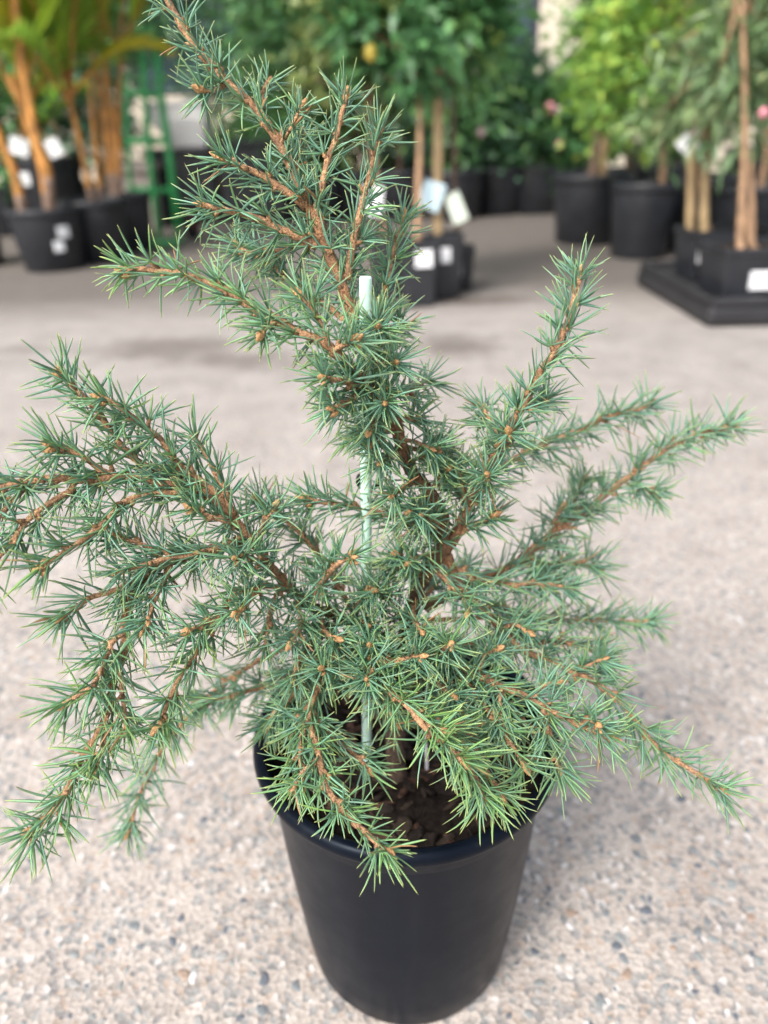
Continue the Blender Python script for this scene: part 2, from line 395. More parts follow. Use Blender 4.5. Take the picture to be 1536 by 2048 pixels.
# around the leader
br([(645, 462, .367), (634, 419, .364), (645, 372), (659, 310), (673, 270), (691, 200, .352)], 2.6, 1.3, .05, 16.5)
br([(695, 560, .371), (708, 474), (719, 425), (737, 355), (757, 266, .362)], 2.6, 1.3, .05, 17)
br([(634, 492, .368), (590, 472), (520, 440), (470, 425), (410, 411, .350)], 2.7, 1.4, .05, 17.5)
br([(612, 415, .366), (603, 404), (552, 366), (505, 342), (448, 318, .350)], 2.7, 1.4, .05, 17)
br([(748, 765, .382), (757, 620, .392), (772, 580), (783, 521), (799, 467), (806, 438, .392)], 2.4, 1.2, .1, 17)
br([(695, 640, .376), (610, 582, .392), (540, 530), (475, 492, .398)], 2.2, 1.3, .1, 17)
br([(585, 345, .362), (600, 310, .372), (605, 270, .376)], 1.6, 1.0, 0, 15)
br([(520, 235, .359), (525, 190, .365), (535, 165, .367)], 1.5, 1.0, 0, 15)
br([(455, 168, .357), (420, 184, .350), (408, 182, .347)], 1.4, 1.0, 0, 15)
br([(560, 290, .361), (590, 240, .353), (600, 222, .350)], 1.4, 1.0, 0, 14)
br([(680, 585, .372), (700, 520, .385), (718, 480, .395)], 1.6, 1.0, 0, 16)
br([(640, 480, .368), (560, 500, .385), (520, 505, .395)], 1.6, 1.0, 0, 16)
# the long left arm in front of the rod
br([(797, 865, .388), (780, 826, .378), (745, 780, .358), (712, 745, .345), (668, 700, .337), (630, 677, .335), (590, 660), (550, 637), (522, 628), (470, 590), (430, 570), (390, 555), (330, 542), (255, 538, .338)], 3.6, 1.5, .1, 18, 1.0, .3, 2)
br([(655, 684, .336), (640, 642), (625, 615), (604, 596, .331)], 1.5, 1.1, .1, 17, 1, .2)
br([(735, 775, .354), (690, 765, .338), (650, 755, .327)], 1.9, 1.4, 0, 18.5, 1.2, .1, 2)
br([(730, 770, .352), (700, 800, .342), (668, 815, .334)], 1.7, 1.2, 0, 18, 1.1, 0, 2)
br([(668, 702, .337), (690, 690, .330), (707, 680, .326)], 1.6, 1.2, 0, 18, 1, .1, 2)
br([(560, 640, .336), (535, 655, .330), (525, 665, .327)], 1.2, .9, 0, 16, .8, .2)
br([(785, 838, .385), (810, 838, .387), (832, 838, .390)], 2.2, 1.6, 0, 20, 1.2)
br([(770, 795, .382), (812, 786, .398), (852, 761, .408)], 2.0, 1.4, 0, 18, 1.1)
br([(735, 715, .379), (775, 680, .392), (800, 650, .40)], 1.8, 1.2, 0, 17, 1.1)
br([(760, 780, .381), (730, 830, .387), (715, 870, .392)], 1.8, 1.2, 0, 18, 1)
br([(800, 890, .389), (840, 900, .40), (880, 890, .408)], 1.8, 1.2, 0, 18, 1)
for (u, v, D, du, dv, dD) in ((806, 905, .391, -45, 20, -.022), (812, 930, .394, 60, -25, -.012), (835, 962, .399, -50, 30, -.020), (860, 985, .404, 35, -45, -.016), (878, 1015, .408, -55, 5, -.022), (885, 1050, .412, -40, -20, -.026), (880, 1100, .418, -60, 25, -.024), (800, 880, .388, 55, 15, -.010), (790, 850, .386, -45, 35, -.020), (745, 735, .379, 45, -10, -.030), (760, 780, .381, 10, 25, -.040), (730, 690, .377, 25, -35, -.034), (770, 800, .382, -30, 60, -.030), (845, 1150, .424, -50, -40, -.026), (700, 1240, .430, 35, -60, -.030), (690, 1238, .428, 45, 12, -.030), (770, 1290, .440, -30, 0, -.050)):
    br([(u, v, D), (u + du * .55, v + dv * .55 - 4, D + dD * .5), (u + du, v + dv, D + dD)], 1.5, 1.0, .05, 18, 1.0)
# left limb and its spray
br([(800, 1318, .449), (745, 1262, .440), (690, 1238, .428), (620, 1212, .412), (573, 1170, .400), (530, 1120, .388), (492, 1065, .378), (462, 1020, .372), (452, 985, .368), (437, 957), (416, 917), (392, 878, .360)], 5.2, 1.3, .22, 19, .9)
br([(459, 1018, .372), (430, 985), (383, 950), (350, 921), (324, 880), (292, 855), (262, 830), (233, 811), (207, 797, .338)], 2.2, 1.3, .05, 19, 1, .1, 2)
br([(440, 1000, .370), (380, 965), (330, 945), (277, 924), (248, 895), (219, 859), (197, 826), (165, 790), (124, 746, .340)], 2.2, 1.3, .1, 19, .95, .15, 2)
br([(470, 1030, .374), (400, 985), (328, 965), (255, 953), (190, 961), (109, 957), (0, 975), (-90, 1003, .332)], 3.2, 1.7, .05, 19.5, 1.05)
br([(235, 955, .356), (204, 939), (157, 910), (106, 890, .338)], 1.6, 1.2, 0, 19.5, 1, .15, 2)
br([(150, 960, .350), (142, 983), (113, 997), (80, 1019), (47, 1052), (11, 1099), (-40, 1150, .325)], 1.9, 1.3, 0, 19.5, 1, .1, 2)
br([(420, 998, .370), (360, 985), (292, 990), (252, 1004), (219, 1037), (157, 1085), (124, 1107), (86, 1131, .328)], 2.2, 1.4, .1, 20, 1, .2, 3)
br([(60, 965, .343), (40, 990), (0, 1030), (-40, 1060, .330)], 1.5, 1.2, 0, 19, 1)
br([(492, 1068, .379), (450, 1092), (401, 1105), (346, 1114), (300, 1126), (245, 1142, .348)], 2.1, 1.3, .1, 19, 1.1)
br([(510, 1090, .383), (440, 1098), (380, 1112), (330, 1125), (290, 1150), (264, 1192), (250, 1230), (248, 1270), (250, 1305), (237, 1341), (222, 1392), (211, 1435), (193, 1472), (164, 1512), (146, 1556), (117, 1610), (64, 1666, .335)], 3.3, 1.5, .08, 20, 1.0, .25, 3)
br([(300, 1145, .362), (226, 1182), (182, 1195), (126, 1233, .345)], 1.9, 1.2, .05, 19.5, 1, .1, 2)
br([(248, 1268, .353), (225, 1285), (205, 1330), (182, 1375), (133, 1406, .334)], 1.4, 1.1, .05, 20, .95, .3)
br([(240, 1345, .350), (246, 1400), (252, 1452, .340)], 1.3, 1.1, 0, 19, .9, .3, 2)
br([(340, 1130, .366), (315, 1190), (287, 1256, .352)], 1.7, 1.2, .05, 19, 1, 0, 2)
br([(214, 1430, .346), (208, 1490), (196, 1530, .338)], 1.2, .9, 0, 19, .8, .3)
br([(575, 1178, .402), (520, 1172), (470, 1190), (427, 1246), (394, 1304), (365, 1348), (335, 1405), (316, 1452, .345)], 2.3, 1.3, .15, 20, 1.0, .25, 3)
br([(540, 1138, .391), (500, 1115, .372), (472, 1116, .358)], 1.8, 1.3, 0, 19, 1.2, .1, 3)
br([(520, 1176, .386), (500, 1200, .372), (476, 1225, .358)], 1.6, 1.2, 0, 19, 1.1, .1, 3)
br([(430, 1240, .366), (400, 1250, .358), (380, 1260, .352)], 1.2, .9, 0, 18, .9, .1)
br([(510, 1100, .384), (520, 1060, .376), (545, 1020, .372)], 1.2, .9, 0, 18, .7)
br([(485, 1050, .377), (440, 1040, .366), (385, 1018, .358)], 1.5, 1.1, 0, 18, 1, .2, 2)
br([(330, 1125, .366), (290, 1090, .360), (240, 1075, .356)], 1.5, 1.1, 0, 18, .9)
# blurred sprays low on the left, behind
br([(700, 1310, .446), (600, 1345, .452), (474, 1388, .458), (397, 1402, .46)], 2.2, 1.3, .2, 20, 1.1)
br([(640, 1270, .436), (500, 1330, .458), (410, 1400, .468), (345, 1470), (302, 1537), (281, 1588), (258, 1660, .482)], 2.2, 1.2, .25, 20, .95)
br([(720, 1250, .436), (650, 1130, .428), (598, 1065, .422), (560, 1030), (520, 1003, .410)], 2.1, 1.4, .2, 19, 1)
# centre
br([(878, 1085, .416), (845, 1060), (802, 1039, .408), (755, 1024), (704, 1013), (660, 1006), (618, 1000, .388)], 2.2, 1.4, .1, 19, 1, 0, 2)
br([(622, 1212, .411), (646, 1160, .390), (674, 1130, .376), (702, 1115, .365)], 2.0, 1.5, .1, 19, 1.2, .1, 3)
br([(700, 1245, .430), (665, 1320, .398), (646, 1336, .380)], 1.8, 1.3, .1, 19, 1.2, 0, 2)
br([(760, 1300, .440), (742, 1335, .392), (734, 1356, .370)], 1.8, 1.4, .2, 20, 1.2, 0, 2)
br([(700, 1290, .430), (747, 1320, .394), (805, 1318, .382), (838, 1312, .376)], 1.9, 1.3, .1, 19, 1.1, .1, 2)
br([(830, 1290, .442), (862, 1302, .415), (893, 1297, .384), (900, 1290, .376)], 1.8, 1.3, .2, 19, 1.2, .15, 2)
br([(812, 1260, .440), (780, 1205, .415), (752, 1182, .398)], 1.8, 1.3, .1, 19, 1.1)
br([(830, 1200, .431), (828, 1235, .402), (842, 1262, .386)], 1.8, 1.3, .1, 19, 1.1)
br([(690, 1240, .429), (635, 1270, .412), (602, 1312, .400), (588, 1352, .394)], 1.9, 1.3, .1, 19, 1.1)
br([(640, 1220, .416), (650, 1260, .396), (670, 1275, .386)], 1.5, 1.1, 0, 18, 1)
br([(845, 1155, .424), (800, 1140, .412), (770, 1135, .404)], 1.6, 1.2, .1, 18, 1)
br([(590, 1190, .404), (600, 1250, .390), (585, 1280, .382)], 1.5, 1.1, 0, 18, 1)
br([(860, 1130, .421), (930, 1200, .40), (935, 1225, .392)], 1.6, 1.2, .2, 18, 1)
br([(800, 1310, .447), (790, 1350, .405), (800, 1372, .39)], 1.6, 1.2, .1, 18.5, 1.1)
br([(870, 1350, .42), (880, 1370, .40), (905, 1390, .388)], 1.5, 1.2, .0, 18.5, 1)
br([(560, 1170, .398), (540, 1230, .392), (530, 1290, .388)], 1.5, 1.2, .0, 18.5, 1)
br([(650, 1300, .41), (600, 1370, .405), (560, 1420, .402)], 1.6, 1.2, .0, 19, 1)
# right limb, upright shoot
br([(850, 1150, .424), (885, 1108, .419), (912, 1070, .414), (930, 1022, .406), (960, 970, .396), (1000, 895, .386), (1039, 824, .376), (1067, 765), (1098, 720), (1130, 657), (1148, 598), (1160, 550, .360)], 4.2, 1.5, .17, 18, 1.15, 0, 1)
br([(962, 968, .395), (968, 958, .382), (973, 951, .372)], 1.5, 1.2, 0, 18, 1.2, 0, 2)
br([(1005, 890, .385), (1012, 875, .375), (1017, 866, .368)], 1.5, 1.2, 0, 18, 1.2, 0, 2)
br([(935, 1005, .402), (925, 980, .396), (920, 956, .392)], 1.7, 1.3, 0, 18, 1.2)
br([(905, 1085, .416), (930, 1062), (953, 1050), (982, 1034, .402)], 2.0, 1.3, .05, 18, 1)
br([(1010, 880, .384), (980, 840, .392), (965, 815, .396)], 1.5, 1.1, 0, 18, 1)
br([(1045, 815, .376), (1085, 812, .382), (1090, 800, .386)], 1.4, 1.0, 0, 17, 1)
br([(890, 1100, .418), (870, 1070, .41), (862, 1040, .405)], 1.6, 1.2, 0, 18, 1)
br([(935, 1010, .404), (900, 960, .412), (890, 930, .416)], 1.5, 1.1, 0, 18, 1)
# right, behind
br([(900, 1080, .420), (980, 960, .445), (1040, 910, .452), (1085, 888), (1157, 860), (1225, 833), (1297, 809, .470)], 2.4, 1.3, .25, 20, 1.1)
br([(850, 1215, .433), (950, 1160, .448), (1030, 1128, .458), (1112, 1060, .466), (1166, 1024), (1225, 978), (1275, 942), (1334, 897), (1397, 868), (1464, 855, .475)], 4.0, 1.4, .22, 19.5, 1.25)
br([(1160, 1030, .470), (1150, 1000, .468), (1166, 962, .466)], 1.6, 1.2, 0, 19, 1)
br([(1120, 1060, .467), (1110, 1040, .462), (1121, 1020, .458)], 1.6, 1.2, 0, 19, 1)
br([(1030, 1128, .458), (1090, 1130, .468), (1150, 1125, .474), (1192, 1136, .478)], 2.0, 1.3, .05, 20, 1.2)
br([(1260, 955, .475), (1290, 975, .470), (1310, 990, .468)], 1.4, 1.0, 0, 18, 1)
br([(1060, 1110, .462), (1080, 1150, .470), (1110, 1160, .476)], 1.6, 1.2, 0, 19, 1.1)
br([(880, 1120, .421), (960, 1158, .430), (1016, 1168), (1066, 1167), (1138, 1176, .440)], 2.1, 1.3, .15, 19, 1.05)
br([(850, 1240, .436), (1000, 1235, .462), (1095, 1237, .476), (1190, 1241), (1299, 1244, .486)], 2.0, 1.1, .3, 19, 1)
br([(895, 1110, .420), (921, 1171, .424), (960, 1215), (1003, 1260), (1045, 1300, .420), (1107, 1324), (1148, 1345), (1190, 1365), (1231, 1398), (1264, 1436), (1322, 1502), (1364, 1527), (1405, 1556), (1440, 1579, .388)], 2.8, 1.3, .08, 19, 1.05, .1, 1)
br([(960, 1215, .424), (1000, 1210, .432), (1050, 1240, .438)], 1.6, 1.2, 0, 19, 1.1)
br([(1045, 1300, .420), (1110, 1280, .428), (1180, 1300, .432), (1215, 1330, .434)], 1.7, 1.2, .05, 19, 1.1)
br([(1000, 1258, .424), (1030, 1250, .412), (1050, 1260, .405)], 1.4, 1.1, 0, 18, 1)
br([(1148, 1346, .414), (1180, 1330, .408), (1200, 1320, .404)], 1.4, 1.0, 0, 18, 1)
# right, in front
br([(800, 1305, .445), (855, 1300, .420), (901, 1325, .405), (954, 1349, .396), (1003, 1374), (1057, 1394), (1107, 1423), (1157, 1448), (1218, 1474, .366)], 3.0, 1.6, .15, 19.5, 1.1, .15, 3)
br([(1085, 1412, .377), (1105, 1480, .384), (1119, 1545, .388)], 1.5, 1.1, 0, 20, 1, .1)
br([(1160, 1450, .370), (1180, 1440, .366), (1192, 1446, .362)], 1.4, 1.2, 0, 17, 1, .1, 2)
br([(955, 1350, .396), (970, 1310, .39), (990, 1300, .385)], 1.4, 1.0, 0, 19, 1)
br([(1003, 1375, .388), (1000, 1420, .386), (1010, 1450, .384)], 1.4, 1.0, 0, 19, 1)
br([(1057, 1395, .381), (1090, 1370, .386), (1110, 1365, .388)], 1.3, 1.0, 0, 18, 1)
br([(780, 1310, .446), (748, 1335, .405), (772, 1372, .380), (813, 1412, .360), (863, 1467), (897, 1496), (924, 1523, .342)], 2.4, 1.5, .2, 20, 1.1, .42, 1)
br([(850, 1400, .40), (930, 1460, .384), (970, 1535, .372), (998, 1584, .366)], 1.7, 1.2, .05, 20, 1, .35, 1)
br([(815, 1414, .360), (850, 1440, .358), (882, 1459, .352)], 1.3, 1.0, .1, 18, .9, .5)
# front left, hanging over the rim
br([(740, 1310, .442), (660, 1350, .412), (622, 1417, .390), (638, 1512, .368), (655, 1575), (690, 1625), (735, 1670), (772, 1700, .334)], 2.6, 1.5, .15, 18, 1.1, .3, 1)
br([(625, 1420, .390), (659, 1471, .387), (697, 1496), (737, 1537, .386)], 1.6, 1.2, .05, 19, 1.1, .1)
br([(640, 1380, .40), (610, 1420, .396), (590, 1462, .394)], 1.5, 1.1, .05, 18, 1, .2)
br([(640, 1515, .368), (610, 1540, .362), (590, 1570, .360)], 1.3, 1.0, 0, 18, .9, .3)
br([(901, 1325, .405), (960, 1400, .392), (1010, 1470, .380), (1045, 1525, .374)], 1.8, 1.2, .05, 20, 1.0, .3, 1)
br([(860, 1420, .385), (905, 1470, .372), (945, 1540, .362), (965, 1590, .358)], 1.6, 1.1, .05, 20, 1.0, .35, 1)
br([(954, 1349, .396), (1030, 1420, .394), (1075, 1480, .392)], 1.6, 1.1, .05, 19, 1.0, .2, 1)
br([(760, 1320, .446), (770, 1400, .425), (790, 1440, .418)], 1.7, 1.1, .05, 19, 1.0, .1, 1)
br([(640, 1340, .430), (570, 1400, .425), (540, 1450, .422)], 1.7, 1.1, .05, 19, 1.0, .1, 1)
br([(830, 1340, .450), (900, 1400, .440), (960, 1440, .436)], 1.7, 1.1, .05, 19, 1.0, .1, 1)
br([(622, 1417, .390), (600, 1490, .376), (605, 1560, .368)], 1.5, 1.0, .05, 19, 1.0, .25, 1)
# far side, mostly hidden
br([(800, 1330, .450), (700, 1350, .48), (580, 1370, .51)], 2.2, 1.2, .2, 19, 1)
br([(810, 1300, .446), (920, 1290, .48), (1040, 1270, .51)], 2.2, 1.2, .2, 19, 1)
br([(830, 1215, .434), (870, 1170, .47), (930, 1130, .50)], 2.0, 1.2, .2, 19, 1)

TREE_BASE = Vector((px(790, 1560, .490).x, px(790, 1560, .490).y, SOILZ))
tree = thing('cedar_sapling', TREE_BASE, 'young blue green conifer with crooked trunk and needle clusters growing in the front pot', 'conifer')
NSEG = np.array([0, .22, .5, .78, .93]); NW = np.array([.62, 1.0, 1.0, .82, .5])
def needle_arrays(N):
    """N: dict of arrays -> verts (n, 21, 3), colours (n, 21, 3)"""
    n = len(N['p']); d = N['d']; a = N['a']; bvec = np.cross(d, a)
    V = np.zeros((n, 21, 3)); C = np.zeros((n, 21, 3))
    for k, (s_, w_) in enumerate(zip(NSEG, NW)):
        c = N['p'] + d * (N['l'] * s_)[:, None] + N['bend'] * (N['l'] * s_ * s_)[:, None]
        hw = (N['w'] * w_ * .5)[:, None]
        for q, off in enumerate((a * hw, bvec * hw * .72, -a * hw, -bvec * hw * .72)):
            V[:, k * 4 + q] = c + off
            base = N['c0'] if q % 2 == 0 else N['c1']
            tipm = np.clip((s_ - .66) / .34, 0, 1) ** 1.5 * .75; rootm = np.clip(1 - s_ / .16, 0, 1) * .55
            C[:, k * 4 + q] = (base * (1 - tipm) + N['ct'] * tipm) * (1 - rootm) + np.array([.22, .22, .07]) * rootm
    V[:, 20] = N['p'] + d * N['l'][:, None] + N['bend'] * N['l'][:, None]; C[:, 20] = N['ct']
    return V, C
NF = [(k * 4 + q, k * 4 + (q + 1) % 4, k * 4 + 4 + (q + 1) % 4, k * 4 + 4 + q) for k in range(4) for q in range(4)]
NT = [(16 + q, 16 + (q + 1) % 4, 20) for q in range(4)]
def needle_mesh(name, V, C, m_):
    n = len(V); me = bpy.data.meshes.new(name)
    q = (np.array(NF)[None] + 21 * np.arange(n)[:, None, None]).reshape(-1, 4); t = (np.array(NT)[None] + 21 * np.arange(n)[:, None, None]).reshape(-1, 3)
    me.vertices.add(n * 21); me.vertices.foreach_set('co', V.astype(np.float32).ravel())
    me.loops.add(q.size + t.size); me.loops.foreach_set('vertex_index', np.concatenate([q.ravel(), t.ravel()]).astype(np.int32))
    me.polygons.add(len(q) + len(t))
    me.polygons.foreach_set('loop_start', np.concatenate([np.arange(len(q)) * 4, len(q) * 4 + np.arange(len(t)) * 3]).astype(np.int32))
    me.polygons.foreach_set('use_smooth', [True] * (len(q) + len(t)))
    at = me.color_attributes.new('col', 'FLOAT_COLOR', 'POINT')
    at.data.foreach_set('color', np.concatenate([C, np.ones((n, 21, 1))], 2).astype(np.float32).ravel())
    me.materials.append(m_); me.update(calc_edges=True); me.validate(); return me
def unit(v): return v / (np.linalg.norm(v) + 1e-12)
def perp(v):
    a = np.cross(v, [0.31, .2, .93]); return unit(a)
# bud: a small lathe of overlapping scales
def bud_mesh(i):
    rr = random.Random(i); b_ = MB(); k, n = 9, 9
    for a in range(k):
        s_ = a / (k - 1); r = .5 * math.sin(math.pi * (.12 + .86 * s_)) ** .7 * (1 - .25 * s_)
        for j in range(n):
            q = 2 * math.pi * (j + .5 * (a % 2)) / n; rj = r * (1 + .20 * ((a + j) % 2) + rr.uniform(-.06, .06))
            b_.v.append((rj * math.cos(q), rj * math.sin(q), s_ * 1.35 - .1)); b_.c.append((1, 1, 1))
    for a in range(k - 1):
        for j in range(n):
            b_.f.append((a * n + j, a * n + (j + 1) % n, (a + 1) * n + (j + 1) % n, (a + 1) * n + j))
    b_.f.append(tuple((k - 1) * n + j for j in range(n)))
    return b_.mesh('bud', M['bud'], False)
BUDS = [bud_mesh(i) for i in range(4)]
ALL = []            # (score, branch index, needle index)
NEED = []; BOBJ = []
for bi, B in enumerate(BR):
    P = [list(px(*p)) for p in B['pts']]
    S = catmull(P, .0016)
    seg = np.linalg.norm(np.diff(S, axis=0), axis=1); L = np.concatenate([[0], np.cumsum(seg)]); T = L[-1]; f = L / T
    rad = (B['ra'] + (B['rb'] - B['ra']) * f ** (.6 if B['name'] == 'trunk' else .8)) * .001 * (1.0 if B['name'] == 'trunk' else .86)
    # small wobble so that the wood is not a clean tube
    for i in range(1, len(S) - 1):
        q = S[i] * 75
        S[i] += np.array([noise.noise((q[0], q[1], q[2] + k * 17)) for k in range(3)]) * min(.0011, rad[i] * .55)
    rad = rad * np.array([1 + .16 * noise.noise(Vector(p) * 260) for p in S])
    young, mid_, old = np.array([.50, .305, .18]), np.array([.34, .19, .108]), np.array([.150, .108, .084])
    def bark_col(r):
        r *= 1000
        if r < 1.5: return young
        if r < 2.8: return young + (mid_ - young) * (r - 1.5) / 1.3
        return mid_ + (old - mid_) * min(1, (r - 2.8) / 2.6)
    W_ = MB(); W_.tube([Vector(p) for p in S], list(rad), 12 if B['name'] == 'trunk' else 9, [bark_col(r) for r in rad], .13)
    # spurs and needles
    nd = {k: [] for k in ('p', 'd', 'a', 'l', 'w', 'bend', 'c0', 'c1', 'ct')}; buds = []
    tangents = np.gradient(S, axis=0); tangents = np.array([unit(t) for t in tangents])
    def needle(p, d, l, fresh, tipw=1.0):
        d = unit(d); a = unit(np.cross(d, nrng.normal(size=3)))
        nd['p'].append(p); nd['d'].append(d); nd['a'].append(a); nd['l'].append(l); nd['w'].append(.00116 * nrng.uniform(.75, 1.2))
        up = np.array([0, 0, 1.]); b_ = perp(d) * nrng.normal(0, .10) + unit(np.cross(d, nrng.normal(size=3))) * abs(nrng.normal(0, .19)) + up * nrng.normal(-.02, .05)
        nd['bend'].append(b_)
        g_ = np.clip(fresh + .10 + nrng.normal(0, .22), 0, 1); br_ = nrng.uniform(.68, 1.25)
        c_edge = (np.array([.086, .222, .132]) * (1 - g_) + np.array([.165, .330, .055]) * g_) * br_
        c_ridge = (np.array([.26, .49, .37]) * (1 - g_) + np.array([.280, .500, .140]) * g_) * br_
        if nrng.random() < .5: c_edge, c_ridge = c_ridge * .9, c_edge * 1.1
        ct = np.array([.62, .64, .22]) * (1 - .3 * nrng.random())
        if nrng.random() < .05: ct = np.array([.34, .17, .08])
        if nrng.random() < .006: c_edge = c_ridge = ct = np.array([.42, .24, .12])
        nd['c0'].append(c_edge); nd['c1'].append(c_ridge); nd['ct'].append(ct)
    def cluster(p, axis, n, lo, hi, length, fresh):
        e1 = perp(axis); e2 = np.cross(axis, e1); ph = nrng.random() * 6.28
        for k in range(n):
            th = R(lo + (hi - lo) * ((k + .5) / n) ** .65 + nrng.normal(0, 7)); a_ = ph + k * 2.39996 + nrng.normal(0, .25)
            d = axis * math.cos(th) + (e1 * math.cos(a_) + e2 * math.sin(a_)) * math.sin(th)
            needle(p + axis * nrng.uniform(-.0008, .0008), d, length * nrng.uniform(.70, 1.30) * .001, fresh)
    pos = B['start'] * T + .003; az = nrng.random() * 6.28
    while pos < T - .004:
        i = int(np.searchsorted(L, pos)); i = min(i, len(S) - 2); t = tangents[i]; e1 = perp(t); e2 = np.cross(t, e1)
        az += 2.39996 + nrng.normal(0, .3); ra_ = e1 * math.cos(az) + e2 * math.sin(az)
        fr = B['fresh'] * (.35 + .65 * pos / T)
        old_wood = rad[i] > .0036
        if nrng.random() < (.42 if old_wood else .86):
            inc = R(nrng.uniform(30, 66)); ax = t * math.cos(inc) + ra_ * math.sin(inc); sl = nrng.uniform(.0012, .0042)
            p = S[i] + ra_ * rad[i] * .8; q = p + ax * sl
            W_.tube([Vector(p - ax * .001), Vector(p + ax * sl * .55), Vector(q)], [.0012, .00125, .0008], 6, [bark_col(.002), bark_col(.0013), np.array([.40, .24, .10])], .15)
            cluster(q - ax * .0006, ax, int(nrng.integers(6, 11)), 12, 66, B['nl'] * nrng.uniform(.82, 1.05), fr)
            if nrng.random() < .10 and not old_wood: buds.append((q, ax, nrng.uniform(.0017, .0026)))
        if not old_wood:
            for k in range(3):                                   # single needles set straight on the shoot
                az2 = nrng.random() * 6.28; rb_ = e1 * math.cos(az2) + e2 * math.sin(az2); inc = R(nrng.uniform(20, 62))
                needle(S[i] + rb_ * rad[i] * .9 + t * nrng.uniform(-.003, .003), t * math.cos(inc) + rb_ * math.sin(inc), B['nl'] * .001 * nrng.uniform(.75, 1.28), fr)
        pos += nrng.uniform(.0040, .0072) / B['dens']
    t = tangents[-1]
    cluster(S[-1], t, int(nrng.integers(12, 16)), 22, 66, B['nl'] * .98, B['fresh'])
    cluster(S[max(0, len(S) - 3)], t, 8, 30, 75, B['nl'] * .95, B['fresh'])
    for k in range(B['bud']):
        off = (perp(t) * math.cos(k * 2.1) + np.cross(t, perp(t)) * math.sin(k * 2.1)) * (.0022 if k else 0)
        buds.append((S[-1] + off - t * (.0012 * k), unit(t + off * 160), nrng.uniform(.0027, .0040) * (1 if k == 0 else .8)))
    ob = W_.build(B['name'], M['bark'], tree, True, True)
    BOBJ.append(ob)
    for (p, ax, sz) in buds:
        o = bpy.data.objects.new('bud', rng.choice(BUDS)); col.objects.link(o); o.parent = ob
        o.matrix_parent_inverse = Matrix.Identity(4)
        o.location = Vector(p); o.rotation_mode = 'QUATERNION'; o.rotation_quaternion = Vector(ax).to_track_quat('Z', 'Y'); o.scale = (sz, sz, sz * rng.uniform(1.1, 1.7))
    N = {k: np.array(v_) for k, v_ in nd.items()}
    NEED.append(N)
    for i in range(len(N['p'])):
        a_ = to_px(Vector(N['p'][i])); c_ = to_px(Vector(N['p'][i] + N['d'][i] * N['l'][i]))
        if min(a_[0], c_[0]) > 0 and max(a_[0], c_[0]) < 1536 and min(a_[1], c_[1]) > 0 and max(a_[1], c_[1]) < 2048:
            ALL.append((math.hypot(a_[0] - c_[0], a_[1] - c_[1]) - 260 * (max(0, a_[2] - .330) / .1), bi, i))
ALL.sort(reverse=True)
single = {}
for _, bi, i in ALL[:300]: single.setdefault(bi, set()).add(i)
for bi, N in enumerate(NEED):
    V, C = needle_arrays(N); keep = np.ones(len(V), bool)
    for i in single.get(bi, ()):
        keep[i] = False
        link_mesh('needle', needle_mesh('needle', V[i:i + 1], C[i:i + 1], M['needle']), None)
        o = col.objects[-1]; o.parent = BOBJ[bi]; o.matrix_parent_inverse = Matrix.Identity(4)
    o = link_mesh('foliage', needle_mesh('foliage', V[keep], C[keep], M['needle']), None)
    o.parent = BOBJ[bi]; tag(o, kind='stuff')
print('NEEDLES', sum(len(N['p']) for N in NEED))
exec_background = True

# ------------------------------------------------------------------ background: builders
def leaf_mesh(name, pts, dirs, nors, lens, wids, cols, m_):
    """one folded, pointed leaf per row, joined into one mesh"""
    n = len(pts); side = np.cross(dirs, nors); side /= np.linalg.norm(side, axis=1)[:, None] + 1e-9
    nor = np.cross(side, dirs)
    V = np.zeros((n, 6, 3)); l_ = lens[:, None]; w_ = wids[:, None]
    V[:, 0] = pts; V[:, 1] = pts + dirs * l_ * .45 + side * w_ * .5 + nor * w_ * .14; V[:, 2] = pts + dirs * l_ * .45 - side * w_ * .5 + nor * w_ * .14
    V[:, 3] = pts + dirs * l_ * .5 - nor * l_ * .02; V[:, 4] = pts + dirs * l_ - nor * l_ * .12; V[:, 5] = pts + dirs * l_ * .5
    tri = np.array([(0, 1, 3), (0, 3, 2), (1, 4, 3), (3, 4, 2)])
    F = (tri[None] + 6 * np.arange(n)[:, None, None]).reshape(-1, 3)
    me = bpy.data.meshes.new(name); me.vertices.add(n * 6); me.vertices.foreach_set('co', V.astype(np.float32).ravel())
    me.loops.add(F.size); me.loops.foreach_set('vertex_index', F.ravel().astype(np.int32)); me.polygons.add(len(F))
    me.polygons.foreach_set('loop_start', (np.arange(len(F)) * 3).astype(np.int32))
    at = me.color_attributes.new('col', 'FLOAT_COLOR', 'POINT')
    C = np.repeat(np.concatenate([cols, np.ones((n, 1))], 1)[:, None], 6, 1); at.data.foreach_set('color', C.astype(np.float32).ravel())
    me.materials.append(m_); me.update(calc_edges=True); me.validate(); return me
TONES = dict(
    dark=[(0.037, 0.119, 0.048), (0.069, 0.188, 0.069), (0.119, 0.281, 0.094), (0.237, 0.425, 0.125)],
    bright=[(0.062, 0.169, 0.037), (0.150, 0.312, 0.056), (0.288, 0.475, 0.088), (0.500, 0.600, 0.112)],
    teal=[(0.037, 0.112, 0.069), (0.069, 0.181, 0.112), (0.131, 0.269, 0.175), (0.237, 0.388, 0.250)],
    sage=[(0.081, 0.156, 0.069), (0.150, 0.250, 0.112), (0.250, 0.362, 0.163), (0.413, 0.475, 0.225)],
    olive=[(0.062, 0.106, 0.037), (0.125, 0.188, 0.062), (0.213, 0.281, 0.088), (0.362, 0.413, 0.125)])
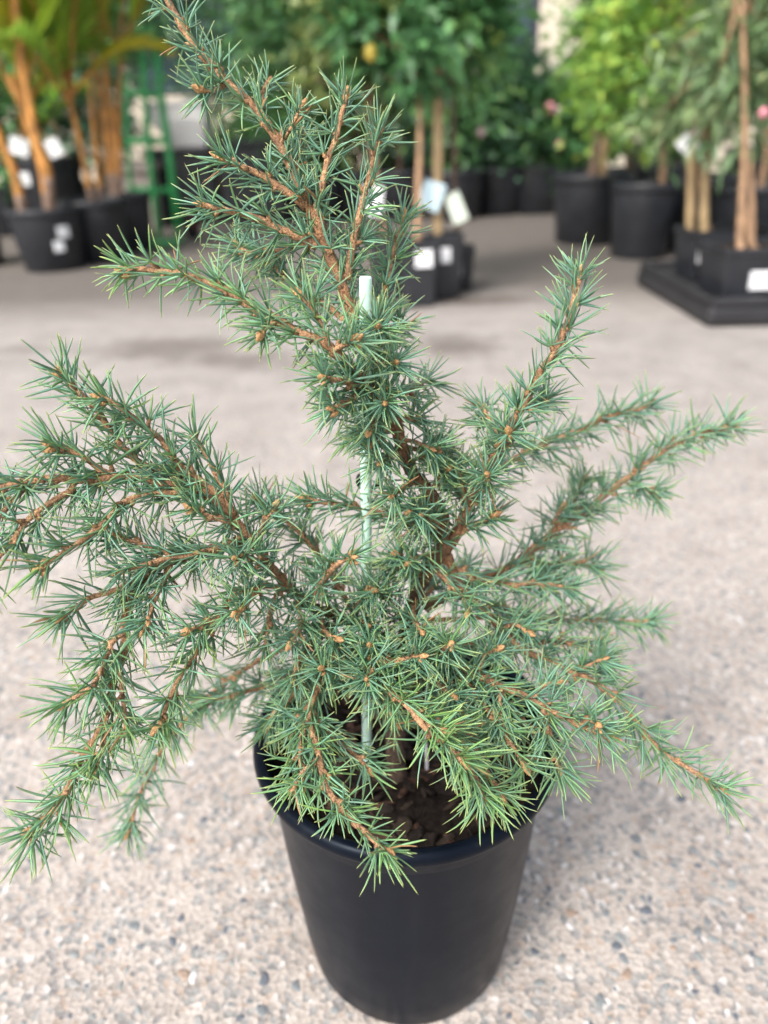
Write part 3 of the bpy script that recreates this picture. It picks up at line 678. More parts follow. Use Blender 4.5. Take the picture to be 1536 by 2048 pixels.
def crown_data(c, size, n, tone, ll, lw, seed, clumps=46, spread=.17):
    r_ = np.random.default_rng(seed); c = np.array(c); size = np.array(size)
    q = r_.normal(size=(clumps, 3)); q /= np.linalg.norm(q, axis=1)[:, None]; q *= (r_.random((clumps, 1)) ** .45)
    cc = c + q * size * .88
    i = r_.integers(0, clumps, n); off = r_.normal(size=(n, 3)) * spread * size.mean()
    p = cc[i] + off
    out = (p - c) / size; out /= np.linalg.norm(out, axis=1)[:, None] + 1e-6
    d = out * .7 + r_.normal(size=(n, 3)) * .6 + np.array([0, 0, -.15]); d /= np.linalg.norm(d, axis=1)[:, None]
    nn = r_.normal(size=(n, 3)) * .55 + np.array([0, 0, 1.0]); 
    T = np.array(TONES[tone]); ck = r_.random(clumps); x = np.clip(ck[i] * .55 + r_.random(n) * .45 + r_.normal(0, .12, n), 0, .999) * (len(T) - 1)
    k = x.astype(int); fcol = T[k] + (T[np.minimum(k + 1, len(T) - 1)] - T[k]) * (x - k)[:, None]
    return cc, p, d, nn, ll * r_.uniform(.65, 1.2, n), lw * r_.uniform(.7, 1.2, n), fcol
def round_pot(Y_c, x, rim_r, height, label, group=None, stickers=(), mat_='bpot'):
    """tapered round nursery pot standing on the ground"""
    c = Vector((x, Y_c, 0)); t = thing('plant_pot', c, label, 'plant pot', group); rb = rim_r * .80; h = height
    b_ = MB(); b_.lathe(c, [(0, .006), (rb * .94, .006), (rb * .96, 0), (rb, .006), (rim_r * .945, h * .86), (rim_r * .945, h * .9)], 40); b_.build('wall', M[mat_], t)
    b_ = MB(); b_.lathe(c, [(rim_r * .945, h * .88), (rim_r * .985, h * .885), (rim_r, h * .9), (rim_r, h * .985), (rim_r * .985, h), (rim_r * .955, h), (rim_r * .94, h * .98), (rim_r * .93, h * .85)], 40); b_.build('rim', M[mat_], t)
    b_ = MB(); b_.lathe(c, [(rim_r * .938, h * .90), (rim_r * .5, h * .915), (0, h * .92)], 32); b_.build('potting_mix', M['soil_far'], t)
    for (ang, zc, sw, sh) in stickers:
        rr = rb + (rim_r * .945 - rb) * (zc / (h * .86)) + .0015
        b_ = MB(); n = 6; da = sw / rr
        for zz in (zc - sh / 2, zc + sh / 2):
            for j in range(n + 1):
                a = ang - da / 2 + da * j / n
                for e in (0, .0015): b_.v.append((c.x + (rr + e) * math.cos(a), c.y + (rr + e) * math.sin(a), zz)); b_.c.append((1, 1, 1))
        for j in range(n):
            a = j * 2; t2 = (n + 1) * 2
            b_.f += [(a + 1, a + 3, a + t2 + 3, a + t2 + 1), (a, a + t2, a + t2 + 2, a + 2), (a + t2, a + t2 + 1, a + t2 + 3, a + t2 + 2), (a, a + 2, a + 3, a + 1)]
        b_.f += [(0, 1, 1 + (n + 1) * 2, (n + 1) * 2), (2 * n, 2 * n + (n + 1) * 2, 2 * n + 1 + (n + 1) * 2, 2 * n + 1)]
        b_.build('sticker', M['white_tag'], t, False)
    return t, c, h * .92
def square_pot(c, wid, height, rz, label, group=None, stickers=(), z0=0.0):
    c = Vector((c[0], c[1], z0)); t = thing('plant_pot', c, label, 'plant pot', group); Rm = Matrix.Rotation(rz, 3, 'Z')
    def ring(w_, z): return [c + Rm @ Vector((sx * w_ / 2, sy * w_ / 2, z)) for sx, sy in ((-1, -1), (1, -1), (1, 1), (-1, 1))]
    b_ = MB(); w0, w1 = wid * .82, wid * .96
    V = ring(w0, 0) + ring(w1, height * .86); b_.add(V, [(3, 2, 1, 0)] + [(j, (j + 1) % 4, 4 + (j + 1) % 4, 4 + j) for j in range(4)])
    bevel(b_.build('wall', M['bpot'], t, False), .01, 3)
    b_ = MB(); V = ring(wid * .97, height * .855) + ring(wid, height * .86) + ring(wid, height) + ring(wid * .93, height) + ring(wid * .91, height * .84)
    b_.add(V, [(k * 4 + j, k * 4 + (j + 1) % 4, k * 4 + 4 + (j + 1) % 4, k * 4 + 4 + j) for k in range(4) for j in range(4)])
    bevel(b_.build('rim', M['bpot'], t, False), .004, 2)
    b_ = MB(); V = ring(wid * .92, height * .88) + [c + Vector((0, 0, height * .90))]; b_.add(V, [(j, (j + 1) % 4, 4) for j in range(4)]); b_.build('potting_mix', M['soil_far'], t)
    for (face, off, zc, sw, sh) in stickers:
        dx = (w0 + (w1 - w0) * zc / (height * .86)) / 2 + .003
        Rf = Rm @ Matrix.Rotation(face, 3, 'Z')
        b_ = MB(); b_.box(c + Rf @ Vector((off, -dx, zc)), (sw, .003, sh), rot=Rf @ Matrix.Rotation(-.08, 3, 'X')); b_.build('sticker', M['white_tag'], t, False)
    return t, c, z0 + height * .89
def tree_thing(base, trunks, crown_c, crown_s, n, tone, ll, lw, label, seed, group=None, wood='wood_dark', tr=.012, clumps=46, fruit=None, name='potted_tree', spread=.17):
    base = Vector(base); t = thing(name, base, label, 'tree', group)
    cc, p, d, nn, le, wi, co = crown_data(crown_c, crown_s, n, tone, ll, lw, seed, clumps, spread)
    rr = random.Random(seed)
    for tk in trunks:
        pts = catmull([list(q) for q in tk], .05); k = len(pts); b_ = MB()
        rad = [tr * (1.25 - .65 * i / (k - 1)) * (1.5 if i == 0 else 1) for i in range(k)]
        b_.tube([Vector(q) for q in pts], rad, 9, None, .06); b_.build('trunk', M[wood], t)
    top = Vector(trunks[0][-1]); b_ = MB()
    for q in cc[::2]:
        q = Vector(q); a = Vector(trunks[0][-1]) + (Vector(trunks[0][-2]) - Vector(trunks[0][-1])) * rr.random() * .6
        mid = (a + q) / 2 + Vector((0, 0, .04 * rr.uniform(-1, 1)))
        b_.tube([a, mid, q], [tr * .45, tr * .3, tr * .12], 5)
    b_.build('limbs', M[wood], t)
    tag(link_mesh('crown', leaf_mesh('crown', p, d, nn, le, wi, co, M['leaf']), t), kind='stuff')
    for (q, r, mk) in (fruit or ()):
        b_ = MB(); prof = [(0, -1.1 * r), (.35 * r, -1.0 * r), (.8 * r, -.6 * r), (r, 0), (.85 * r, .55 * r), (.45 * r, .95 * r), (.12 * r, 1.12 * r), (0, 1.15 * r)]
        b_.lathe(Vector(q), prof, 14); b_.build('fruit' if mk in ('lemon', 'lime') else 'flower', M[mk], t)
    return t
def plate(name, centre, wid, hei, tilt, m_, label, cat='plant label', yaw=0.0, lean=0.0, hang=None):
    """small hanging plastic label, with its loop"""
    Rm = Matrix.Rotation(yaw, 3, 'Z') @ Matrix.Rotation(lean, 3, 'X') @ Matrix.Rotation(tilt, 3, 'Y'); c = Vector(centre)
    t = thing(name, c, label, cat)
    b_ = MB(); b_.box(c, (wid, .0025, hei), rot=Rm); bevel(b_.build('card', m_, t, False), min(wid, hei) * .12, 3)
    b_ = MB(); a = c + Rm @ Vector((0, 0, hei / 2 - .004)); h = Vector(hang) if hang is not None else a + Vector((0, .02, .02))
    b_.tube([a, (a + h) / 2 + Vector((0, 0, .006)), h], .0012, 5); b_.build('loop', M['strip'], t)
    return t
def stake(p0, p1, r, label, mk='stake'):
    b_ = MB(); p0, p1 = Vector(p0), Vector(p1); k = 12
    pts = [p0 + (p1 - p0) * i / k for i in range(k + 1)]
    b_.tube(pts, [r * (1.12 if i % 3 == 0 else 1) for i in range(k + 1)], 10)
    return tag(b_.build('stake', M[mk], smooth=False), label, 'stake')

# ------------------------------------------------------------------ background: left, palms and trolley
def palm(base, stems, fronds, label, seed, group='clumping palms on the left'):
    """stems: list of polylines; fronds: (origin, direction, length, droop)"""
    t = thing('potted_palm', base, label, 'palm', group); rr = random.Random(seed)
    for s_, r in stems:
        pts = catmull([list(q) for q in s_], .03); k = len(pts)
        cut = max(2, int(k * .22)); b_ = MB(); b_.tube([Vector(q) for q in pts], [r * (1.25 - .5 * i / k) for i in range(k)], 10, None, .05); b_.build('cane', M['cane'], t)
        b_ = MB(); b_.tube([Vector(q) for q in pts[:cut]], [r * (1.42 - .5 * i / k) for i in range(cut)], 10, None, .08); b_.build('cane_sheath', M['old_cane'], t)
    for (o, d, ln, droop) in fronds:
        o, d = Vector(o), Vector(d).normalized(); P_, D_, N_, L_, W_, C_ = [], [], [], [], [], []
        spine = []; k = 26; cur = o.copy(); dd = d.copy()
        for i in range(k + 1):
            spine.append(cur.copy()); dd = (dd + Vector((0, 0, -droop * (i / k) * .12))).normalized(); cur = cur + dd * (ln / k)
        b_ = MB(); b_.tube(spine, [.008 * (1.1 - i / k) + .0012 for i in range(k + 1)], 6)
        fr = b_.build('frond_stalk', M['cane'], t)
        tone = rr.choice([(.46, .62, .08), (.34, .56, .09), (.60, .64, .08), (.26, .46, .09), (.70, .64, .08)])
        for i in range(6, k):
            tg = (spine[i + 1] - spine[i - 1]).normalized(); sd_ = tg.cross(Vector((0, 0, 1)))
            sd_ = sd_.normalized() if sd_.length > .05 else Vector((1, 0, 0))
            for sg in (-1, 1):
                for q in range(2):
                    f_ = i / k; v_ = (tg * .85 + sd_ * sg * rr.uniform(.45, .8) + Vector((0, 0, rr.uniform(-.25, .25)))).normalized()
                    P_.append(spine[i] + tg * ln / k * q * .5); D_.append(v_); N_.append(Vector((rr.uniform(-.4, .4), rr.uniform(-.4, .4), 1)))
                    L_.append(ln * .42 * math.sin(math.pi * (.18 + .75 * f_)) * rr.uniform(.85, 1.1)); W_.append(.017); jt = rr.uniform(.7, 1.3); C_.append([c_ * jt for c_ in tone])
        A = lambda x: np.array([list(q) for q in x])
        o_ = link_mesh('leaflets', leaf_mesh('leaflets', A(P_), A(D_), A(N_), np.array(L_), np.array(W_), np.array(C_), M['frond']), None)
        o_.parent = fr; o_.matrix_parent_inverse = Matrix.Translation(-Vector(base)); o_.matrix_parent_inverse = fr.matrix_parent_inverse.inverted() @ fr.matrix_parent_inverse if False else Matrix.Identity(4)
        tag(o_, kind='stuff')
    return t
def fan(o, n, seed, lean=(0, 0), el=(60, 87), ln=(.6, 1.0)):
    rr = random.Random(seed); out = []
    for i in range(n):
        a = i * 2.4 + rr.uniform(-.3, .3); e = R(rr.uniform(*el))
        out.append((Vector(o) + Vector((0, 0, rr.uniform(-.04, .05))), (math.cos(a) * math.cos(e) + lean[0], math.sin(a) * math.cos(e) + lean[1], math.sin(e)), rr.uniform(*ln), rr.uniform(.2, .9)))
    return out
f1 = gp(90, 547); y1 = f1.y + .135
P1, c1, z1 = round_pot(y1, f1.x, .168, .272, 'grey black round pot with two stickers, nearest of the palm pots on the left', 'palm pots', [(-.75, .175, .055, .05), (-.95, .115, .045, .045)])
f2 = gp(188, 530); y2 = f2.y + .14
P2, c2, z2 = round_pot(y2, f2.x, .155, .285, 'black round pot between the two other palm pots, partly hidden', 'palm pots', [(-1.95, .20, .06, .055)])
f3 = gp(246, 508); y3 = f3.y + .14
P3, c3, z3 = round_pot(y3, f3.x, .150, .285, 'black round pot beside the green trolley holding an orange stemmed palm', 'palm pots')
f4 = gp(100, 470); y4 = f4.y + .15
P4, c4, z4 = round_pot(y4, f4.x, .225, .44, 'tall wide black pot standing behind the front palm pot', 'palm pots', [(-1.87, .33, .075, .075)])
f0 = gp(-75, 540)
P0, c0_, z0_ = round_pot(f0.y + .14, f0.x, .16, .27, 'dark pot cut off by the left picture edge', 'palm pots')
A = yp(47, 428, c1.y - .03); A.z = z1 - .02; Bq = yp(101, 421, c1.y + .02); Bq.z = z1 - .02
st1 = [([A, yp(28, 345, c1.y - .03), yp(-5, 265, c1.y - .04), yp(-60, 120, c1.y - .06)], .018),
       ([Bq, yp(94, 340, c1.y), yp(77, 290, c1.y), yp(62, 225, c1.y), yp(42, 100, c1.y), yp(26, -40, c1.y)], .0175),
       ([Bq + Vector((-.02, .02, 0)), yp(80, 325, c1.y + .03), yp(48, 230, c1.y + .05), yp(20, 150, c1.y + .06)], .014)]
palm(c1, st1, fan(yp(26, -20, c1.y), 7, 3) + fan(yp(-50, 140, c1.y), 6, 4) + fan(yp(45, 210, c1.y + .06), 8, 8, (.1, .3), (55, 84), (.5, .8)), 'palm with leaning orange canes in the nearest palm pot', 31)
C3 = yp(233, 415, c3.y); C3.z = z3 - .02
st3 = [([C3, yp(232, 330, c3.y), yp(222, 240, c3.y), yp(208, 110, c3.y), yp(200, -30, c3.y)], .016),
       ([C3 + Vector((-.02, .02, 0)), yp(216, 320, c3.y + .03), yp(205, 220, c3.y + .04), yp(180, 80, c3.y + .05)], .015),
       ([C3 + Vector((.02, .0, 0)), yp(238, 320, c3.y - .02), yp(236, 220, c3.y - .03), yp(245, 90, c3.y - .05)], .013)]
palm(c3, st3, fan(yp(203, 20, c3.y), 8, 5) + fan(yp(185, 110, c3.y + .05), 7, 6, (0, .2), (58, 85), (.5, .9)) + fan(yp(242, 110, c3.y - .04), 5, 7, (0, 0), (50, 85), (.5, .8)), 'upright palm with golden stems beside the green trolley', 32)
C4 = Vector((c4.x, c4.y, z4 - .02))
st4 = [([C4, C4 + Vector((.03, .02, .3)), C4 + Vector((.05, .04, .7))], .016), ([C4 + Vector((-.06, 0, 0)), C4 + Vector((-.10, .0, .3)), C4 + Vector((-.16, .02, .75))], .015), ([C4 + Vector((.07, .02, 0)), C4 + Vector((.12, .02, .3)), C4 + Vector((.17, .02, .6))], .013)]
palm(c4, st4, fan(C4 + Vector((.05, .04, .62)), 8, 11) + fan(C4 + Vector((-.15, .02, .65)), 8, 12) + fan(C4 + Vector((.15, .02, .5)), 8, 13, (0, 0), (55, 84), (.5, .9)) + fan(C4 + Vector((0, .05, .15)), 9, 14, (0, 0), (40, 80), (.4, .6)), 'green bushy palm in the tall pot behind the front palm', 33)
C2 = Vector((c2.x, c2.y, z2 - .02))
palm(c2, [([C2, C2 + Vector((-.01, .02, .25)), C2 + Vector((-.03, .03, .6))], .012), ([C2 + Vector((.03, .02, 0)), C2 + Vector((.05, .04, .25)), C2 + Vector((.07, .06, .55))], .010)], fan(C2 + Vector((-.02, .03, .45)), 8, 15, (0, .1), (45, 85), (.5, .8)), 'slim green palm between the two orange stemmed palms', 34)
C0 = Vector((c0_.x, c0_.y, z0_ - .02))
palm(c0_, [([C0, C0 + Vector((.02, .02, .35)), C0 + Vector((.0, .04, .8))], .018)], fan(C0 + Vector((0, .04, .7)), 9, 16), 'palm at the left picture edge', 35)
plate('plant_label', yp(38, 293, c4.y - .25), .11, .095, .25, M['white_tag'], 'white tilted label in front of the tall pot, left of the orange cane', hang=C4 + Vector((-.07, -.01, .08)))
plate('plant_label', yp(108, 296, c4.y - .25), .085, .095, -.35, M['white_tag'], 'white tilted label right of the leaning orange cane', hang=C4 + Vector((.07, .0, .1)))
# hand trolley
TY = 4.55
tb = yp(305, 432, TY); tb.z = 0
tro = thing('hand_trolley', tb, 'green steel hand trolley standing beside the palms', 'hand trolley')
def rail(name, pts, r, m_='green_paint'):
    b_ = MB(); b_.tube([Vector(p) for p in pts], r, 10); return b_.build(name, M[m_], tro)
def zfix(p, z): p = Vector(p); p.z = z; return p
rail('rail', [yp(284, 72, TY + .05), yp(291, 200, TY + .03), yp(301, 330, TY + .02), zfix(yp(312, 432, TY), .03)], .017)
rail('rail', [yp(311, 100, TY + .05), yp(322, 195, TY + .03), yp(336, 285, TY + .02), zfix(yp(352, 436, TY), .03)], .020)
rail('rail', [yp(250, 150, TY + .05), yp(253, 260, TY + .03), zfix(yp(262, 430, TY), .03)], .012)
for (ua, va, ub, vb) in ((250, 186, 324, 190), (253, 281, 337, 283), (258, 379, 346, 381)):
    rail('crossbar', [yp(ua, va, TY + .03), yp(ub, vb, TY + .03)], .017)
rail('handle', [yp(284, 74, TY + .05), yp(280, 64, TY + .0), yp(290, 60, TY - .06), yp(306, 66, TY - .02), yp(311, 102, TY + .05)], .019)
b_ = MB(); b_.box(Vector((tb.x, tb.y - .12, .012)), (.34, .24, .008)); b_.build('toe_plate', M['green_paint'], tro, False)
rail('brace', [yp(343, 370, TY + .02), zfix(yp(366, 424, TY + .12), .10)], .02)
for sx in (-.17, .19):
    wc = Vector((tb.x + sx, tb.y + .12, .105)); b_ = MB(); k = 24
    for (r, dx) in ((.06, -.02), (.10, -.025), (.105, 0), (.10, .025), (.06, .02)):
        for j in range(k):
            a = 2 * math.pi * j / k; b_.v.append((wc.x + dx, wc.y + r * math.cos(a), wc.z + r * math.sin(a))); b_.c.append((1, 1, 1))
    b_.f += [(q * k + j, q * k + (j + 1) % k, (q + 1) * k + (j + 1) % k, (q + 1) * k + j) for q in range(4) for j in range(k)]
    wh = b_.build('wheel', M['rubber'], tro); b_ = MB(); b_.tube([wc - Vector((.022, 0, 0)), wc + Vector((.022, 0, 0))], .062, 16); o = b_.build('hub', M['red_hub'], None); o.parent = wh; o.matrix_parent_inverse = Matrix.Identity(4)
# stone planter, white tub and dark boxes behind the trolley
SY = 5.25; sc_ = yp(285, 400, SY); sc_.z = 0
t = thing('stone_planter', sc_, 'grey stone planter with pale rim behind the green trolley', 'planter')
b_ = MB(); b_.box(sc_ + Vector((0, 0, .17)), (.20, .20, .34)); bevel(b_.build('body', M['stone'], t, False), .012)
b_ = MB(); b_.box(sc_ + Vector((0, 0, .365)), (.25, .25, .05)); bevel(b_.build('rim', M['stone'], t, False), .012)
BY = 5.6; bx = yp(400, 420, BY); bx.z = 0
for i, (dx, ww, hh, lab) in enumerate(((-.06, .44, .46, 'black plastic crate under the white tub'), (.42, .42, .50, 'black plastic crate right of the white tub, behind the conifer'))):
    c = bx + Vector((dx, 0, 0)); t = thing('crate', c, lab, 'crate', 'black crates behind the trolley')
    b_ = MB(); b_.box(c + Vector((0, 0, hh / 2 + .001)), (ww, .4, hh - .05)); bevel(b_.build('body', M['bpot'], t, False), .015)
    b_ = MB(); b_.box(c + Vector((0, 0, hh - .012)), (ww + .03, .43, .03)); bevel(b_.build('lid', M['bpot'], t, False), .008)
t = thing('storage_tub', bx + Vector((-.06, 0, .463)), 'white plastic tub sitting on the black crate behind the trolley', 'tub')
zt = .463; b_ = MB(); cx, cy = bx.x - .04, bx.y
ring_ = lambda wx, wy, z, dx=0: [Vector((cx + dx + sx * wx / 2, cy + sy * wy / 2, z)) for sx, sy in ((-1, -1), (1, -1), (1, 1), (-1, 1))]
b_.add(ring_(.22, .22, zt, .055) + ring_(.36, .32, zt + .16, 0) + ring_(.37, .33, zt + .25, 0), [(3, 2, 1, 0)] + [(k * 4 + j, k * 4 + (j + 1) % 4, k * 4 + 4 + (j + 1) % 4, k * 4 + 4 + j) for k in range(2) for j in range(4)] + [(8, 9, 10, 11)])
bevel(b_.build('body', M['white_plastic'], t, False), .015, 3)
b_ = MB(); b_.add(ring_(.39, .35, zt + .252) + ring_(.39, .35, zt + .272), [(3, 2, 1, 0), (4, 5, 6, 7)] + [(j, (j + 1) % 4, 4 + (j + 1) % 4, 4 + j) for j in range(4)]); bevel(b_.build('lid', M['white_plastic'], t, False), .006)

# ------------------------------------------------------------------ background: centre, small square pots
Q = []
for i, (u, v, lab, stk) in enumerate(((838, 616, 'small black square pot in front with a white sticker, left of the bamboo stake', [(0, .01, .165, .058, .055)]),
                                     (893, 600, 'small black square pot with a narrow sticker, holding the bamboo stake', [(0, -.012, .155, .036, .05)]),
                                     (922, 585, 'small black square pot with a dim sticker, rightmost of the centre group', [(0, -.012, .085, .036, .05)]),
                                     (775, 604, 'small black square pot hidden behind the conifer, left in the centre group', []))):
    p = gp(u, v); hh = .225 if i != 2 else .16
    Q.append(square_pot((p.x, p.y + .06), .125 if i == 0 else .11, hh, .12 if i < 2 else -.1, lab, 'small square pots in the centre', stk))
qb = Q[1][1]; sb = Vector((qb.x - .03, qb.y - .01, Q[1][2] - .03)); stt = yp(876, 120, qb.y + .02)
stake(sb, stt, .0165, 'straight tan bamboo stake rising from the small square pots in the centre')
tq = Q[0][1]; tb0 = Vector((tq.x, tq.y, Q[0][2] - .01)); 
tree_thing(tb0, [[tb0, yp(836, 400, tq.y + .02), yp(840, 250, tq.y + .05), yp(832, 110, tq.y + .08)]], yp(790, 60, tq.y + .1), (.22, .20, .26), 900, 'dark', .075, .034, 'slender dark leaved tree in the front square pot of the centre group', 51, 'trees in small square pots', 'wood', .011, 26)
tq = Q[2][1]; tb2 = Vector((tq.x, tq.y, Q[2][2] - .01))
tree_thing(tb2, [[tb2, yp(912, 420, tq.y + .02), yp(905, 250, tq.y + .05), yp(900, 60, tq.y + .08)]], yp(930, 40, tq.y + .15), (.20, .20, .24), 800, 'dark', .08, .036, 'slender dark leaved tree in the rightmost small square pot', 52, 'trees in small square pots', 'wood_dark', .008, 24)
tq = Q[3][1]; tb3 = Vector((tq.x, tq.y, Q[3][2] - .01))
tree_thing(tb3, [[tb3, yp(760, 400, tq.y + .02), yp(742, 250, tq.y + .05), yp(735, 120, tq.y + .08)]], yp(700, 40, tq.y + .1), (.24, .20, .28), 900, 'olive', .075, .03, 'olive leaved slender tree behind the conifer leader', 53, 'trees in small square pots', 'wood', .009, 26, [(yp(741, 104, tq.y - .1), .024, 'lemon')])
plate('plant_label', yp(863, 392, qb.y - .05), .075, .092, .32, M['blue_tag'], 'pale blue tilted label hanging on the bamboo stake', hang=yp(876, 362, qb.y + .0))
plate('plant_label', yp(913, 416, qb.y - .03), .055, .100, -.42, M['green_tag'], 'pale green white label right of the blue label', hang=yp(880, 372, qb.y + .0))
plate('plant_label', yp(744, 402, Q[3][1].y - .04), .075, .095, .1, M['white_tag'], 'large white label seen through the conifer needles', hang=yp(748, 352, Q[3][1].y + .01))

# ------------------------------------------------------------------ background: right, big pots
def rp(u, v, r, h, lab, grp, stk=()):
    p = gp(u, v); return round_pot(p.y + r * .8, p.x, r, h, lab, grp, stk)
G_R = 'large round pots on the right'
A1 = rp(1190, 492, .205, .33, 'large black round pot with a brown trunk and tan stake, first right of the gap', G_R)
A2 = rp(1292, 521, .155, .32, 'black round pot right of the larger pot, with a thin red brown trunk', G_R)
A3 = rp(1268, 470, .19, .33, 'black round pot half hidden behind the two pots on the right', G_R)
A4 = rp(1395, 505, .20, .33, 'wide black pot behind the square pots on the right', G_R)
A5 = rp(1525, 520, .20, .30, 'wide black pot at the right picture edge behind the square pots', G_R)
def tr_in(A_, tops, cc, cs, n, tone, ll, lw, lab, seed, wood, r, fruit=None, clumps=46, bx=0.0, spread=.17):
    c = A_[1]; b0 = Vector((c.x + bx, c.y, A_[2] - .02)); tk = [[b0] + [yp(u, v, c.y + dy) for (u, v, dy) in tops]]
    return tree_thing(b0, tk, cc, cs, n, tone, ll, lw, lab, seed, 'trees in the right hand pots', wood, r, clumps, fruit, spread=spread)
tr_in(A1, [(1196, 290, 0), (1206, 190, .02), (1225, 40, .04)], yp(1252, 95, A1[1].y), (.25, .30, .50), 2900, 'bright', .066, .034, 'bright yellow green citrus tree with lemons in the large round pot', 61, 'wood_dark', .026,
      [(yp(1248, 22, A1[1].y - .25), .042, 'lemon'), (yp(1262, 32, A1[1].y - .28), .038, 'lemon'), (yp(1238, 8, A1[1].y - .2), .034, 'lemon'), (yp(1290, 225, A1[1].y - .2), .03, 'lime'), (yp(1293, 318, A1[1].y - .2), .03, 'lime')], spread=.2)
c = A1[1]; stake(Vector((c.x + .035, c.y - .06, A1[2] - .02)), yp(1214, 215, c.y - .05), .017, 'tan stake beside the brown trunk in the large round pot')
tr_in(A2, [(1326, 330, 0), (1322, 250, .0), (1318, 100, .02)], yp(1310, 90, A2[1].y + .05), (.30, .30, .48), 2700, 'bright', .06, .028, 'leafy mid green tree with thin red brown trunk right of the citrus', 62, 'wood', .013, bx=.07, spread=.2)
tr_in(A3, [(1258, 300, 0), (1256, 200, 0), (1262, 60, 0)], yp(1275, 40, A3[1].y), (.34, .30, .50), 2600, 'dark', .065, .03, 'dark leaved tree standing behind the citrus tree', 63, 'wood_dark', .022, spread=.2)
tr_in(A4, [(1420, 330, 0), (1430, 200, 0), (1428, 40, .02)], yp(1440, -20, A4[1].y + .1), (.32, .26, .34), 2000, 'sage', .085, .018, 'grey green fine leaved tree behind the bamboo stakes on the right', 64, 'wood', .012, spread=.2)
tr_in(A5, [(1530, 330, 0), (1536, 200, 0), (1540, 40, .02)], yp(1560, 0, A5[1].y + .1), (.36, .26, .42), 2000, 'sage', .085, .019, 'grey green tree at the right picture edge', 65, 'wood', .012, spread=.2)
# tray with square pots
TX0, TY0, TX1, TY1, TH = gp(1412, 657).x, gp(1412, 657).y, 2.6, gp(1342, 573).y + .05, .085
tc = Vector(((TX0 + TX1) / 2, (TY0 + TY1) / 2, 0)); t = thing('plant_tray', tc, 'low black plastic tray under the square pots on the right', 'tray')
b_ = MB(); b_.box(tc + Vector((0, 0, .0325)), (TX1 - TX0, TY1 - TY0, .065)); bevel(b_.build('base', M['black_board'], t, False), .02, 3)
for (cx, cy, sx, sy) in ((tc.x, TY0 + .012, TX1 - TX0 - .02, .024), (tc.x, TY1 - .012, TX1 - TX0 - .02, .024), (TX0 + .012, tc.y, .024, TY1 - TY0 - .07), (TX1 - .012, tc.y, .024, TY1 - TY0 - .07)):
    b_ = MB(); b_.box((cx, cy, .076), (sx, sy, .024)); bevel(b_.build('edge', M['black_board'], t, False), .005)
TZ = .066
s2 = yp(1490, 560, TY0 + .12)
S2 = square_pot((s2.x + .015, TY0 + .17), .235, .155, .0, 'black square pot with a large white sticker at the right front of the tray', 'square pots on the tray', [(0, .01, .065, .075, .062)], TZ)
s1 = yp(1385, 540, TY0 + .44)
S1 = square_pot((s1.x + .06, TY0 + .47), .20, .165, .0, 'black square pot with a narrow sticker at the back left of the tray', 'square pots on the tray', [(0, -.055, .095, .042, .065)], TZ)
S3 = square_pot((s2.x + .30, TY0 + .19), .235, .155, .05, 'black square pot cut by the right picture edge on the tray', 'square pots on the tray', [], TZ)
S4 = square_pot((s1.x + .32, TY0 + .50), .20, .165, .0, 'black square pot behind the stickered front pot on the tray', 'square pots on the tray', [], TZ)
c = S1[1]; z = S1[2] - .03
a0 = yp(1382, 497, c.y); a0 = Vector((a0.x, c.y + .02, z)); stake(a0, yp(1384, 262, c.y + .04), .0135, 'left one of the two bamboo stakes in the back square pot')
a1 = yp(1405, 512, c.y - .05); a1 = Vector((a1.x, c.y - .04, z)); stake(a1, yp(1413, 238, c.y - .03), .014, 'right one of the two bamboo stakes in the back square pot')
b0 = Vector((c.x + .02, c.y + .05, z)); tree_thing(b0, [[b0, yp(1396, 350, c.y + .06), yp(1400, 220, c.y + .08), yp(1392, 60, c.y + .1)]], yp(1372, 170, c.y + .22), (.18, .09, .24), 520, 'sage', .08, .017, 'wispy grey green sapling between the two bamboo stakes', 71, 'saplings on the tray', 'wood', .008, 30, [(yp(1394, 236, c.y - .06),   .014, 'petal'), (yp(1396, 262, c.y - .06), .018, 'petal_pale')])
plate('plant_label', yp(1376, 290, c.y - .07), .065, .05, .7, M['white_tag'], 'white crumpled label beside the bamboo stakes', hang=yp(1386, 270, c.y + .0))
c = S2[1]; z = S2[2] - .02
b0 = yp(1473, 547, c.y); b0 = Vector((b0.x, c.y - .02, z)); b1 = yp(1500, 520, c.y + .04); b1 = Vector((b1.x, c.y + .05, z))
tree_thing(b0, [[b0, yp(1480, 480, c.y), yp(1484, 400, c.y), yp(1490, 250, c.y), yp(1486, 60, c.y), yp(1480, -80, c.y + .02)], [b1, yp(1504, 440, c.y + .04), yp(1500, 300, c.y + .06)], [b0 + Vector((.05, .02, 0)), yp(1498, 470, c.y), yp(1486, 400, c.y)]], yp(1508, 60, c.y + .16), (.19, .13, .34), 1300, 'sage', .085, .017,
           'red brown stemmed sapling with narrow grey green leaves in the stickered square pot', 72, 'saplings on the tray', 'wood', .0105, 44, [(yp(1527, 226, c.y - .08), .013, 'petal')], spread=.2)
c = S4[1]; b0 = Vector((c.x, c.y, S4[2] - .02))
tree_thing(b0, [[b0, b0 + Vector((.01, .02, .3)), b0 + Vector((-.02, .02, .8))]], b0 + Vector((.05, .05, .55)), (.2, .16, .36), 900, 'sage', .08, .017, 'bushy grey green sapling behind the stickered square pot', 73, 'saplings on the tray', 'wood', .009, 34)
c = S3[1]; b0 = Vector((c.x, c.y, S3[2] - .02))
tree_thing(b0, [[b0, b0 + Vector((.01, .02, .3)), b0 + Vector((.03, .02, .9))]], b0 + Vector((.05, .02, .7)), (.2, .2, .40), 1000, 'sage', .08, .017, 'grey green sapling mostly cut off by the right picture edge', 74, 'saplings on the tray', 'wood', .010, 34)

